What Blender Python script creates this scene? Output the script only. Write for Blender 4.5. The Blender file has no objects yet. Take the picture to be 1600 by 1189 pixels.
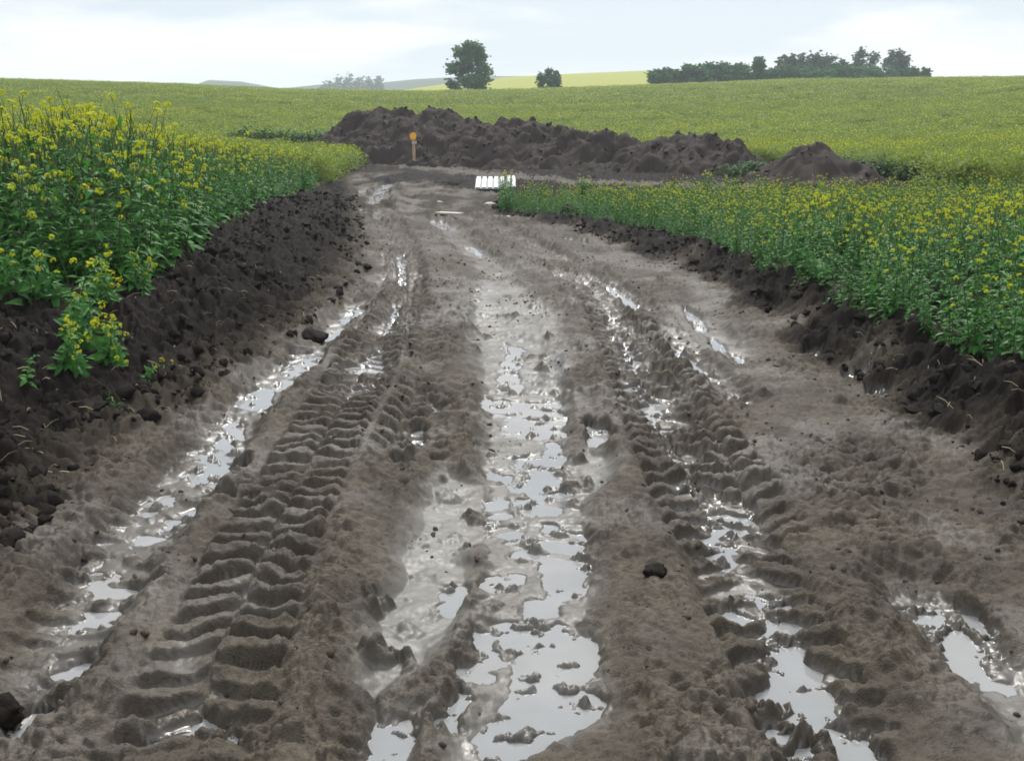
import bpy, math, random
import numpy as np
from mathutils import Vector, Matrix

scene = bpy.context.scene
COL = scene.collection
R = math.radians
# ------------------------------------------------------------------ camera
CAM_H, FPX, W0, H0, PITCH = 1.70, 1570.0, 1600.0, 1189.0, R(14.8)
cam_d = bpy.data.cameras.new('camera'); cam = bpy.data.objects.new('camera', cam_d); COL.objects.link(cam)
cam.location = (0, 0, CAM_H); cam.rotation_euler = (R(90) - PITCH, 0, 0)
cam_d.sensor_width = 36; cam_d.lens = 36 * FPX / W0; cam_d.clip_start = 0.05; cam_d.clip_end = 6000
scene.camera = cam
# ------------------------------------------------------------------ sky, sun, exposure
SUN_EL, SUN_AZ = R(50), R(8)          # azimuth from +Y towards +X
world = bpy.data.worlds.new('World'); scene.world = world; world.use_nodes = True
nt = world.node_tree; nt.nodes.clear()
def wn(t, **k):
    n = nt.nodes.new(t)
    for a, v in k.items(): setattr(n, a, v)
    return n
sky = wn('ShaderNodeTexSky', sky_type='NISHITA', sun_disc=False)
sky.sun_elevation = SUN_EL; sky.sun_rotation = SUN_AZ; sky.air_density = 1.0; sky.dust_density = 3.0
tc = wn('ShaderNodeTexCoord'); mp = wn('ShaderNodeMapping'); mp.inputs['Scale'].default_value = (1.0, 1.0, 5.0)
mp.inputs['Location'].default_value = (3.1, 0.7, 0.4)
nz = wn('ShaderNodeTexNoise'); nz.inputs['Scale'].default_value = 2.6; nz.inputs['Detail'].default_value = 5; nz.inputs['Roughness'].default_value = 0.5
rp = wn('ShaderNodeValToRGB')
rp.color_ramp.elements[0].position = 0.44; rp.color_ramp.elements[0].color = (0.64, 0.74, 0.86, 1)
rp.color_ramp.elements[1].position = 0.56; rp.color_ramp.elements[1].color = (1.10, 1.09, 1.09, 1)
e = rp.color_ramp.elements.new(0.5); e.color = (0.90, 0.94, 0.99, 1)
b1 = wn('ShaderNodeBackground'); b1.inputs['Strength'].default_value = 0.05
b2 = wn('ShaderNodeBackground'); b2.inputs['Strength'].default_value = 1.0
mx = wn('ShaderNodeMixShader'); mx.inputs[0].default_value = 0.86
ow = wn('ShaderNodeOutputWorld')
L = nt.links.new
sx = wn('ShaderNodeSeparateXYZ'); gm = wn('ShaderNodeMath', operation='MULTIPLY_ADD', use_clamp=False); gx = wn('ShaderNodeMath', operation='MAXIMUM')
gx.inputs[1].default_value = 0.0; gm.inputs[1].default_value = 0.55; gm.inputs[2].default_value = 0.33      # an overcast sky brightens towards the zenith
L(tc.outputs['Generated'], sx.inputs[0]); L(sx.outputs['Z'], gx.inputs[0]); L(gx.outputs[0], gm.inputs[0]); L(gm.outputs[0], b2.inputs['Strength'])
L(tc.outputs['Generated'], mp.inputs['Vector']); L(mp.outputs[0], nz.inputs['Vector']); L(nz.outputs['Fac'], rp.inputs[0])
L(sky.outputs[0], b1.inputs[0]); L(rp.outputs[0], b2.inputs[0]); L(b1.outputs[0], mx.inputs[1]); L(b2.outputs[0], mx.inputs[2]); L(mx.outputs[0], ow.inputs[0])
sun_d = bpy.data.lights.new('sun', 'SUN'); sun_d.energy = 1.5; sun_d.angle = R(16); sun_d.color = (1, 0.97, 0.92)
sun = bpy.data.objects.new('sun', sun_d); COL.objects.link(sun)
sdir = Vector((math.sin(SUN_AZ) * math.cos(SUN_EL), math.cos(SUN_AZ) * math.cos(SUN_EL), math.sin(SUN_EL)))
sun.rotation_euler = (-sdir).to_track_quat('-Z', 'Y').to_euler()
vs = scene.view_settings; vs.view_transform = 'Standard'; vs.look = 'None'; vs.exposure = 1.40; vs.gamma = 1.0; vs.use_curve_mapping = False
scene.cycles.max_bounces = 6; scene.cycles.diffuse_bounces = 3; scene.cycles.transparent_max_bounces = 8
scene.cycles.filter_width = 1.7; scene.cycles.use_denoising = True

# ------------------------------------------------------------------ projection and noise helpers
CP, SP = math.cos(PITCH), math.sin(PITCH)
def unproj(px, py, z=0.0):
    u = (px - W0 / 2) / FPX; v = -(py - H0 / 2) / FPX
    d = (u, CP + v * SP, -SP + v * CP)
    t = (z - CAM_H) / d[2]
    return (d[0] * t, d[1] * t)
def at_depth(px, py, dist):                       # point on the sight line whose ground distance is dist
    u = (px - W0 / 2) / FPX; v = -(py - H0 / 2) / FPX
    d = np.array((u, CP + v * SP, -SP + v * CP)); d *= dist / d[1]
    return Vector((d[0], d[1], d[2] + CAM_H))
def U32(a): return (a.astype(np.int64) & 0xffffffff).astype(np.uint32)
def hsh(ix, iy, seed):
    with np.errstate(over='ignore'):
        h = U32(ix) * np.uint32(374761393) + U32(iy) * np.uint32(668265263) + np.uint32((seed * 2246822519 + 97) & 0xffffffff)
        h = (h ^ (h >> np.uint32(13))) * np.uint32(1274126177)
        h = (h ^ (h >> np.uint32(16))) * np.uint32(2654435769)
        return ((h ^ (h >> np.uint32(15))) & np.uint32(0xffffff)).astype(np.float32) / np.float32(0xffffff)
def pnoise(x, y, seed=0):
    x = np.asarray(x, np.float64); y = np.asarray(y, np.float64)
    ix = np.floor(x); iy = np.floor(y); fx = (x - ix).astype(np.float32); fy = (y - iy).astype(np.float32)
    ix = ix.astype(np.int64); iy = iy.astype(np.int64)
    ux = fx * fx * fx * (fx * (fx * 6 - 15) + 10); uy = fy * fy * fy * (fy * (fy * 6 - 15) + 10)
    def g(dx, dy):
        a = hsh(ix + dx, iy + dy, seed) * np.float32(6.2831853)
        return np.cos(a) * (fx - dx) + np.sin(a) * (fy - dy)
    a = g(0, 0); b = g(1, 0); c = g(0, 1); d = g(1, 1)
    return 1.5 * ((a + (b - a) * ux) * (1 - uy) + (c + (d - c) * ux) * uy)
def fbm(x, y, octv=4, seed=0, gain=0.5):
    s = 0; a = 1.0
    for o in range(octv):
        s = s + a * pnoise(x * 2 ** o, y * 2 ** o, seed + o * 17); a *= gain
    return s
def worley(x, y, seed=0):
    x = np.asarray(x, np.float64); y = np.asarray(y, np.float64)
    ix = np.floor(x).astype(np.int64); iy = np.floor(y).astype(np.int64)
    f1 = np.full(x.shape, 9.0); f2 = np.full(x.shape, 9.0); idv = np.zeros(x.shape)
    for dx in (-1, 0, 1):
        for dy in (-1, 0, 1):
            cx = ix + dx; cy = iy + dy
            d = np.hypot(cx + hsh(cx, cy, seed) - x, cy + hsh(cx, cy, seed + 5) - y)
            near = d < f1
            f2 = np.where(near, f1, np.minimum(f2, d)); idv = np.where(near, hsh(cx, cy, seed + 9), idv); f1 = np.where(near, d, f1)
    return f1, f2, idv
def sst(a, b, x):
    t = np.clip((x - a) / (b - a), 0, 1); return t * t * (3 - 2 * t)

# ------------------------------------------------------------------ materials
def newmat(name):
    m = bpy.data.materials.new(name); m.use_nodes = True
    t = m.node_tree; t.nodes.clear()
    o = t.nodes.new('ShaderNodeOutputMaterial'); p = t.nodes.new('ShaderNodeBsdfPrincipled')
    t.links.new(p.outputs[0], o.inputs[0])
    return m, t, p, o
def node(t, typ, ins=None, **k):
    n = t.nodes.new(typ)
    for a, v in k.items(): setattr(n, a, v)
    for a, v in (ins or {}).items():
        if isinstance(v, bpy.types.NodeSocket): t.links.new(v, n.inputs[a])
        else: n.inputs[a].default_value = v
    return n
def mixc(t, f, a, b, blend='MIX'):
    n = t.nodes.new('ShaderNodeMix'); n.data_type = 'RGBA'; n.blend_type = blend
    for s, v in ((n.inputs[0], f), (n.inputs[6], a), (n.inputs[7], b)):
        if isinstance(v, bpy.types.NodeSocket): t.links.new(v, s)
        else: s.default_value = v
    return n.outputs[2]
def maprange(t, v, a, b, c, d):
    return node(t, 'ShaderNodeMapRange', {0: v, 1: a, 2: b, 3: c, 4: d}).outputs[0]
def soil_material(name, light=(0.088, 0.0730, 0.0535, 1), dark=(0.0100, 0.0082, 0.0072, 1), attr=True, darkness=1.0):
    m, t, p, o = newmat(name)
    g = node(t, 'ShaderNodeNewGeometry').outputs['Position']
    n1 = node(t, 'ShaderNodeTexNoise', {'Vector': g, 'Scale': 3.1, 'Detail': 6.0, 'Roughness': 0.6})
    n2 = node(t, 'ShaderNodeTexNoise', {'Vector': g, 'Scale': 34.0, 'Detail': 5.0, 'Roughness': 0.65})
    n3 = node(t, 'ShaderNodeTexNoise', {'Vector': g, 'Scale': 150.0, 'Detail': 3.0, 'Roughness': 0.6})
    warm = mixc(t, maprange(t, n1.outputs[0], .40, .60, 0, 1), light, (light[0] * .62, light[1] * .62, light[2] * .64, 1))
    warm = mixc(t, maprange(t, n2.outputs[0], .38, .66, 0, 1), warm, (light[0] * .55, light[1] * .54, light[2] * .54, 1))
    dk = mixc(t, maprange(t, n2.outputs[0], .40, .68, 0, 1), dark, (dark[0] * 1.9, dark[1] * 1.8, dark[2] * 1.7, 1))
    if attr:
        da = node(t, 'ShaderNodeAttribute', attribute_name='dark').outputs['Fac']
        we = node(t, 'ShaderNodeAttribute', attribute_name='wet').outputs['Fac']
        c = mixc(t, da, warm, dk)
        c = mixc(t, we, c, mixc(t, 1.0, c, (.78, .80, .84, 1), 'MULTIPLY'))
        si = node(t, 'ShaderNodeAttribute', attribute_name='silt').outputs['Fac']
        c = mixc(t, node(t, 'ShaderNodeMath', {0: si, 1: maprange(t, n1.outputs[0], .3, .6, .9, .45)}, operation='MULTIPLY').outputs[0], c, (.104, .098, .084, 1))
        rr = maprange(t, we, 0, 1, .66, .27)
        nr = maprange(t, n2.outputs[0], .3, .7, -.10, .12)
        ro = node(t, 'ShaderNodeMath', {0: rr, 1: nr}, operation='ADD').outputs[0]
        si0 = node(t, 'ShaderNodeAttribute', attribute_name='silt').outputs['Fac']
        ro = node(t, 'ShaderNodeMath', {0: si0, 1: .26, 2: ro}, operation='MULTIPLY_ADD').outputs[0]
        t.links.new(ro, p.inputs['Roughness'])
        bs = maprange(t, we, 0, .8, .65, .08)
    else:
        c = mixc(t, darkness, warm, dk); p.inputs['Roughness'].default_value = .72; bs = .6
    t.links.new(c, p.inputs['Base Color']); p.inputs['Specular IOR Level'].default_value = .05
    if attr: t.links.new(maprange(t, node(t, 'ShaderNodeMath', {0: we, 1: node(t, 'ShaderNodeMath', {0: da, 1: .8}, operation='MULTIPLY').outputs[0]}, operation='SUBTRACT').outputs[0], -.2, 1.0, .035, .50), p.inputs['Specular IOR Level'])
    hh = node(t, 'ShaderNodeMath', {0: n2.outputs[0], 1: n3.outputs[0]}, operation='ADD').outputs[0]
    b = node(t, 'ShaderNodeBump', {'Strength': bs, 'Distance': .016, 'Height': hh})
    t.links.new(b.outputs[0], p.inputs['Normal'])
    return m
M_MUD = soil_material('wet_mud')
M_DARK = soil_material('dark_topsoil', dark=(.0105, .0086, .0074, 1), attr=False, darkness=1.0)
M_HEAP = soil_material('spoil', light=(.066, .053, .044, 1), dark=(.024, .0198, .0175, 1), attr=False, darkness=.75)
M_CLOD = soil_material('mud_clod', attr=False, darkness=.15)

def water_material():
    m, t, p, o = newmat('muddy_water')
    g = node(t, 'ShaderNodeNewGeometry').outputs['Position']
    n = node(t, 'ShaderNodeTexNoise', {'Vector': g, 'Scale': 5.0, 'Detail': 4.0})
    c = mixc(t, n.outputs[0], (.160, .157, .147, 1), (.225, .230, .232, 1))
    t.links.new(c, p.inputs['Base Color']); p.inputs['Roughness'].default_value = .03; p.inputs['IOR'].default_value = 1.333
    p.inputs['Specular IOR Level'].default_value = .8; p.inputs['Coat Weight'].default_value = 0
    n2 = node(t, 'ShaderNodeTexNoise', {'Vector': g, 'Scale': 14.0, 'Detail': 2.0})
    b = node(t, 'ShaderNodeBump', {'Strength': .03, 'Distance': .01, 'Height': n2.outputs[0]}); t.links.new(b.outputs[0], p.inputs['Normal'])
    return m
M_WATER = water_material()
def leaf_material(name, c1, c2, rough=.5, transl=.25, tcol=None, spec=.22):
    m, t, p, o = newmat(name)
    oi = node(t, 'ShaderNodeObjectInfo').outputs['Random']
    g = node(t, 'ShaderNodeNewGeometry')
    n = node(t, 'ShaderNodeTexNoise', {'Vector': g.outputs['Position'], 'Scale': 2.2, 'Detail': 4.0})
    f = node(t, 'ShaderNodeMath', {0: oi, 1: n.outputs[0]}, operation='ADD').outputs[0]
    f2 = node(t, 'ShaderNodeMath', {0: f, 1: g.outputs['Random Per Island']}, operation='ADD').outputs[0]
    c = mixc(t, maprange(t, f2, .5, 2.0, 0, 1), c1, c2)
    t.links.new(c, p.inputs['Base Color']); p.inputs['Roughness'].default_value = rough; p.inputs['Specular IOR Level'].default_value = spec
    tr = node(t, 'ShaderNodeBsdfTranslucent', {0: mixc(t, .5, c, tcol or c2)})
    ms = node(t, 'ShaderNodeMixShader', {0: transl, 1: p.outputs[0], 2: tr.outputs[0]})
    t.links.new(ms.outputs[0], o.inputs[0])
    return m
M_LEAF = leaf_material('rapeseed_leaf', (.016, .100, .016, 1), (.062, .205, .028, 1), .5, .42)
M_STEM = leaf_material('rapeseed_stem', (.034, .070, .022, 1), (.062, .10, .034, 1), .55, .1)
M_FLOWER = leaf_material('rapeseed_flower', (.37, .39, .010, 1), (.50, .53, .020, 1), .6, .38)
M_FARLEAF = leaf_material('rapeseed_canopy_leaf', (.086, .158, .018, 1), (.168, .222, .024, 1), .6, .48)
M_TREE = leaf_material('tree_foliage', (.020, .078, .026, 1), (.052, .135, .040, 1), .6, .40)
M_TREE2 = leaf_material('tree_foliage_grey', (.024, .062, .030, 1), (.054, .104, .046, 1), .6, .35)
M_WEED = leaf_material('weed_leaf', (.018, .066, .014, 1), (.044, .115, .024, 1), .6, .35)
M_STRAW = leaf_material('straw', (.16, .13, .07, 1), (.30, .26, .15, 1), .7, .1)
def plain(name, c, rough=.6, var=.25, scale=20):
    m, t, p, o = newmat(name)
    g = node(t, 'ShaderNodeTexCoord').outputs['Object']
    n = node(t, 'ShaderNodeTexNoise', {'Vector': g, 'Scale': scale, 'Detail': 5.0})
    c2 = tuple(v * (1 - var) for v in c[:3]) + (1,)
    t.links.new(mixc(t, maprange(t, n.outputs[0], .35, .65, 0, 1), c, c2), p.inputs['Base Color']); p.inputs['Roughness'].default_value = rough
    return m
M_BARK = plain('bark', (.06, .048, .04, 1), .9)
M_WOOD = plain('pale_wood', (.42, .30, .17, 1), .75)
M_SIGN = plain('orange_yellow_paint', (.80, .40, .015, 1), .5, .12)
M_ORANGE = plain('orange_paint', (.62, .17, .02, 1), .5, .15)
M_WHITE = plain('white_panel', (.50, .52, .52, 1), .5, .40, 6)
M_BLACK = plain('dark_timber', (.020, .024, .026, 1), .7)
M_STONE = plain('pale_stone', (.40, .37, .32, 1), .8)
def field_material():
    m, t, p, o = newmat('field_cover')
    g = node(t, 'ShaderNodeNewGeometry').outputs['Position']
    mpn = node(t, 'ShaderNodeMapping', {'Vector': g, 'Scale': (.05, .12, .05)})
    n1 = node(t, 'ShaderNodeTexNoise', {'Vector': mpn.outputs[0], 'Scale': 2.0, 'Detail': 6.0, 'Roughness': .6})
    n2 = node(t, 'ShaderNodeTexNoise', {'Vector': g, 'Scale': 1.5, 'Detail': 6.0, 'Roughness': .7})
    green = mixc(t, maprange(t, n1.outputs[0], .38, .62, 0, 1), (.040, .075, .012, 1), (.075, .105, .014, 1))
    green = mixc(t, maprange(t, n2.outputs[0], .45, .62, 0, 1), green, (.10, .10, .010, 1))
    ye = node(t, 'ShaderNodeAttribute', attribute_name='yellow').outputs['Fac']
    yel = mixc(t, maprange(t, n2.outputs[0], .4, .6, 0, 1), (.19, .21, .022, 1), (.25, .25, .024, 1))  # flowering yellow of the far hill, with its sunlit brightness put into the colour
    wo = node(t, 'ShaderNodeAttribute', attribute_name='wood').outputs['Fac']
    so = node(t, 'ShaderNodeAttribute', attribute_name='soil').outputs['Fac']
    c = mixc(t, ye, green, yel); c = mixc(t, wo, c, (.018, .034, .016, 1)); c = mixc(t, so, c, (.024, .020, .015, 1))
    t.links.new(c, p.inputs['Base Color']); p.inputs['Roughness'].default_value = .9; p.inputs['Specular IOR Level'].default_value = .15
    b = node(t, 'ShaderNodeBump', {'Strength': .8, 'Distance': .25, 'Height': n2.outputs[0]}); t.links.new(b.outputs[0], p.inputs['Normal'])
    return m
M_FIELD = field_material()

# ------------------------------------------------------------------ mesh helpers
def mesh_np(name, V, F, mats, smooth=True, attrs=None, mi=None):
    """V (n,3), F list/array of equal-size polygons"""
    V = np.asarray(V, np.float32); F = np.asarray(F, np.int32)
    me = bpy.data.meshes.new(name); k = F.shape[1]
    me.vertices.add(len(V)); me.vertices.foreach_set('co', V.ravel())
    me.loops.add(F.size); me.loops.foreach_set('vertex_index', F.ravel())
    me.polygons.add(len(F)); me.polygons.foreach_set('loop_start', np.arange(0, F.size, k, dtype=np.int32))
    try: me.polygons.foreach_set('loop_total', np.full(len(F), k, np.int32))
    except Exception: pass
    for m in (mats if isinstance(mats, (list, tuple)) else [mats]): me.materials.append(m)
    if mi is not None: me.polygons.foreach_set('material_index', np.asarray(mi, np.int32))
    me.polygons.foreach_set('use_smooth', np.full(len(F), smooth, bool))
    for a, d in (attrs or {}).items():
        at = me.attributes.new(a, 'FLOAT', 'POINT'); at.data.foreach_set('value', np.asarray(d, np.float32))
    me.update(calc_edges=True); me.validate()
    return me
def link(name, me, parent=None, kind=None, label=None, cat=None, group=None, loc=None, rot=None, scale=None):
    o = bpy.data.objects.new(name, me); COL.objects.link(o)
    if parent is not None: o.parent = parent
    if loc is not None: o.location = loc
    if rot is not None: o.rotation_euler = rot
    if scale is not None: o.scale = (scale,) * 3 if np.isscalar(scale) else scale
    for k, v in (('kind', kind), ('label', label), ('category', cat), ('group', group)):
        if v: o[k] = v
    return o
class MB:
    """collects quads and triangles (triangles as degenerate-free separate list)"""
    def __init__(s): s.v = []; s.f = []; s.m = []
    def add(s, vs, fs, m=0):
        b = len(s.v); s.v += [tuple(v) for v in vs]; s.f += [tuple(b + i for i in f) for f in fs]; s.m += [m] * len(fs)
    def box(s, c, d, m=0, rot=None):
        P = [Vector((x * d[0] / 2, y * d[1] / 2, z * d[2] / 2)) for x in (-1, 1) for y in (-1, 1) for z in (-1, 1)]
        if rot: P = [rot @ p for p in P]
        P = [p + Vector(c) for p in P]
        s.add(P, [(0, 1, 3, 2), (4, 6, 7, 5), (0, 4, 5, 1), (2, 3, 7, 6), (0, 2, 6, 4), (1, 5, 7, 3)], m)
    def tube(s, pts, rad, n=5, m=0):
        rings = []
        for i, p in enumerate(pts):
            p = Vector(p); a = Vector(pts[max(i - 1, 0)]); b = Vector(pts[min(i + 1, len(pts) - 1)])
            d = (b - a).normalized(); q = d.to_track_quat('Z', 'Y')
            rings.append([p + q @ Vector((math.cos(6.2832 * k / n) * rad[i], math.sin(6.2832 * k / n) * rad[i], 0)) for k in range(n)])
        vs = [v for r in rings for v in r]
        fs = [(i * n + k, i * n + (k + 1) % n, (i + 1) * n + (k + 1) % n, (i + 1) * n + k) for i in range(len(pts) - 1) for k in range(n)]
        fs.append(tuple((len(pts) - 1) * n + k for k in range(n)))
        s.add(vs, fs, m)
    def mesh(s, name, mats, smooth=False):
        me = bpy.data.meshes.new(name); me.from_pydata(s.v, [], s.f)
        for m in (mats if isinstance(mats, (list, tuple)) else [mats]): me.materials.append(m)
        me.polygons.foreach_set('material_index', s.m); me.polygons.foreach_set('use_smooth', [smooth] * len(s.f)); me.update()
        return me

# ------------------------------------------------------------------ the lie of the land
def curve(pts, z=0.0): return np.array([unproj(p[0], p[1], p[2] if len(p) > 2 else z) for p in pts])
L1 = curve([(-140, 1160), (-20, 985), (70, 880), (170, 750), (290, 665), (400, 592), (500, 522), (566, 445), (582, 385), (570, 330), (560, 300), (545, 285)])
R1 = curve([(1800, 1080), (1690, 940), (1590, 830), (1470, 705), (1350, 610), (1240, 530), (1130, 457), (1000, 402), (880, 362), (800, 345), (770, 335)])
def xfun(c, y): return np.interp(y, c[:, 1], c[:, 0])
HLy, HLz = [0, 4, 8, 14, 20, 26, 34], [.30, .36, .42, .34, .18, .05, 0]
HRy, HRz = [0, 4, 8, 12, 15, 18], [.24, .24, .20, .12, .06, 0]
def hill_q(a, A, Yc): return (179.7 - np.interp(a, A, Yc)) * CP * CP / FPX
CR = 135.0
def land(x, y):
    """smooth ground without ruts and clods; also returns the amounts of left bank and right bank"""
    x = np.asarray(x, float); y = np.asarray(y, float)
    r = np.maximum(np.hypot(x, y), 1e-3); yy = np.maximum(y, .5); a = 800 + FPX / CP * x / np.maximum(y, 0.25 * r)
    dl = xfun(L1, y) - x; dr = x - xfun(R1, y)
    bl = sst(0, 1.25, dl); br = sst(0, .55, dr)
    zl = np.interp(y, HLy, HLz) * (sst(-.05, 1.3, dl) + .35 * sst(1.2, 4.5, dl)); zr = np.interp(y, HRy, HRz) * sst(-.05, .6, dr)
    z = zl + zr + np.interp(y, [2, 6, 14, 19], [.10, .10, .07, 0]) * np.exp(-((dr - .36) / .24) ** 2)
    q1 = hill_q(a, [-900, -300, 0, 250, 450, 650, 800, 1000, 1250, 1500, 2000, 2600], [136, 134, 136, 140, 147, 150, 147, 141, 133, 133, 135, 136])
    r0 = np.interp(a, [300, 560, 1300, 1600], [29, 37, 37, 26])
    t = np.clip((r - r0) / (CR - r0), 0, 1); f = .5 * t * (2 - t) + .5 * t * t * (3 - 2 * t)
    z1 = (CAM_H + q1 * np.minimum(r, CR)) * f - np.maximum(r - CR, 0) * .03 * (1 - np.exp(-np.maximum(r - CR, 0) / 60))
    q2 = hill_q(a, [300, 600, 690, 800, 900, 1010, 1100, 1300, 1700], [170, 146, 133, 121, 116, 112, 112, 124, 150])
    t2 = np.clip((r - 170) / 140, 0, 1); z2 = (CAM_H + q2 * np.minimum(r, 310)) * t2 * t2 * (3 - 2 * t2) - np.maximum(r - 310, 0) * .02
    q3 = hill_q(a, [-900, 0, 280, 330, 380, 440, 520, 600, 650, 700, 760, 850, 1000, 1600, 2400], [170, 165, 145, 128, 130, 140, 132, 130, 125, 122, 120, 120, 126, 140, 160])
    t3 = np.clip((r - 420) / 280, 0, 1); z3 = (CAM_H + q3 * np.minimum(r, 700)) * t3 * t3 * (3 - 2 * t3) - np.maximum(r - 700, 0) * .01
    z1 = np.where(r > CR + 25, np.maximum(z1, -6), z1)
    back = np.where(y < 0, 0.0, 1.0)
    zz = z + np.maximum(np.maximum(z1, np.where(r > 170, z2, -99)), np.where(r > 420, z3, -99)) * back
    return zz, bl, br, a, r, z2, z3, z1
def ground_z(x, y): return float(land(np.array([x]), np.array([y]))[0][0])

# where no crop stands: road, banks, the dug-over strip with the heaps (world polygon)
NOCROP = np.array([(-30, -6), (-30, 5.4), (-9, 5.9)] + [unproj(*p) for p in ((-260, 470, .5), (-60, 452, .46), (60, 460, .44), (150, 464, .43), (215, 455, .43), (295, 408, .42), (340, 364, .40), (430, 316, .30), (500, 290, .18), (556, 268, .05), (566, 256, 0))]
    + [(-4.9, 36.5), (-11.5, 40), (-11.5, 42.0), (-4, 43.2), (2, 42), (7.5, 37), (9.3, 31), (10.2, 26.5), (9.6, 23.2), (8.4, 21.2), (6, 20.3), (3, 20.0), (-.12, 19.6)]
    + [unproj(*p) for p in ((786, 334, .04), (960, 354, .10), (1100, 392, .14), (1200, 438, .2), (1330, 492, .24), (1450, 543, .26), (1590, 600, .28), (1760, 690, .28), (1900, 770, .28))] + [(4.6, -6)])
def inpoly(x, y, P):
    c = np.zeros(np.shape(x), bool); n = len(P)
    for i in range(n):
        x1, y1 = P[i]; x2, y2 = P[(i + 1) % n]
        if y1 == y2: continue
        c ^= ((y1 > y) != (y2 > y)) & (x < (x2 - x1) * (y - y1) / (y2 - y1) + x1)
    return c
def polydist(x, y, P, closed=True):
    d = np.full(np.shape(x), 1e9); n = len(P)
    for i in range(n if closed else n - 1):
        ax, ay = P[i]; bx, by = P[(i + 1) % n]; ex, ey = bx - ax, by - ay; l2 = ex * ex + ey * ey + 1e-12
        t = np.clip(((x - ax) * ex + (y - ay) * ey) / l2, 0, 1)
        d = np.minimum(d, np.hypot(x - ax - t * ex, y - ay - t * ey))
    return d

# ------------------------------------------------------------------ wheel ruts and standing water, traced on the ground
# (points, half width, depth, berm, lug pitch, lug height, chevron slope)
RUTS = [  # traced on the ground
 ([(-20, 1150), (60, 1060), (150, 930), (235, 815), (330, 712), (395, 632), (470, 570), (545, 502), (574, 455), (590, 390)], .17, .045, .03, .17, .030, .25),
 ([(262, 1240), (312, 1130), (374, 970), (437, 825), (508, 695), (562, 590), (615, 490), (632, 430), (622, 385), (600, 340), (592, 305), (620, 285)], .225, .036, .034, .140, .082, .38),
 ([(850, 1230), (850, 1060), (838, 900), (832, 800), (828, 700), (812, 600), (792, 520), (770, 445), (730, 385), (690, 345)], .24, .030, .012, .19, .026, .30),
 ([(1345, 1210), (1245, 1070), (1190, 950), (1130, 850), (1062, 740), (1020, 640), (985, 560), (952, 495), (915, 445), (850, 400), (780, 360), (700, 335)], .21, .050, .034, .16, .072, .40),
 ([(1660, 1160), (1560, 1070), (1490, 1005), (1430, 945), (1400, 900)], .14, .035, .02, 0, 0, 0),
 ([(1170, 650), (1110, 590), (1045, 532), (985, 470), (930, 432), (880, 405)], .12, .035, .025, .17, .02, .3),
 ([(1390, 640), (1340, 600), (1275, 555), (1165, 560), (1100, 510), (1065, 485)], .10, .02, .012, 0, 0, 0),
 ([(700, 790), (655, 700), (690, 630), (720, 560)], .12, .012, .006, .17, .022, .4),
 ([(985, 500), (1050, 590), (1105, 690), (1160, 790), (1240, 900)], .17, .012, .02, .15, .055, .5),
 ([(640, 430), (665, 520), (660, 600), (620, 690), (590, 790)], .13, .02, .012, .18, .045, .5),
 ([(663, 352), (720, 375), (790, 420), (850, 460)], .10, .02, .01, .2, .02, .3),
]
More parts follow.
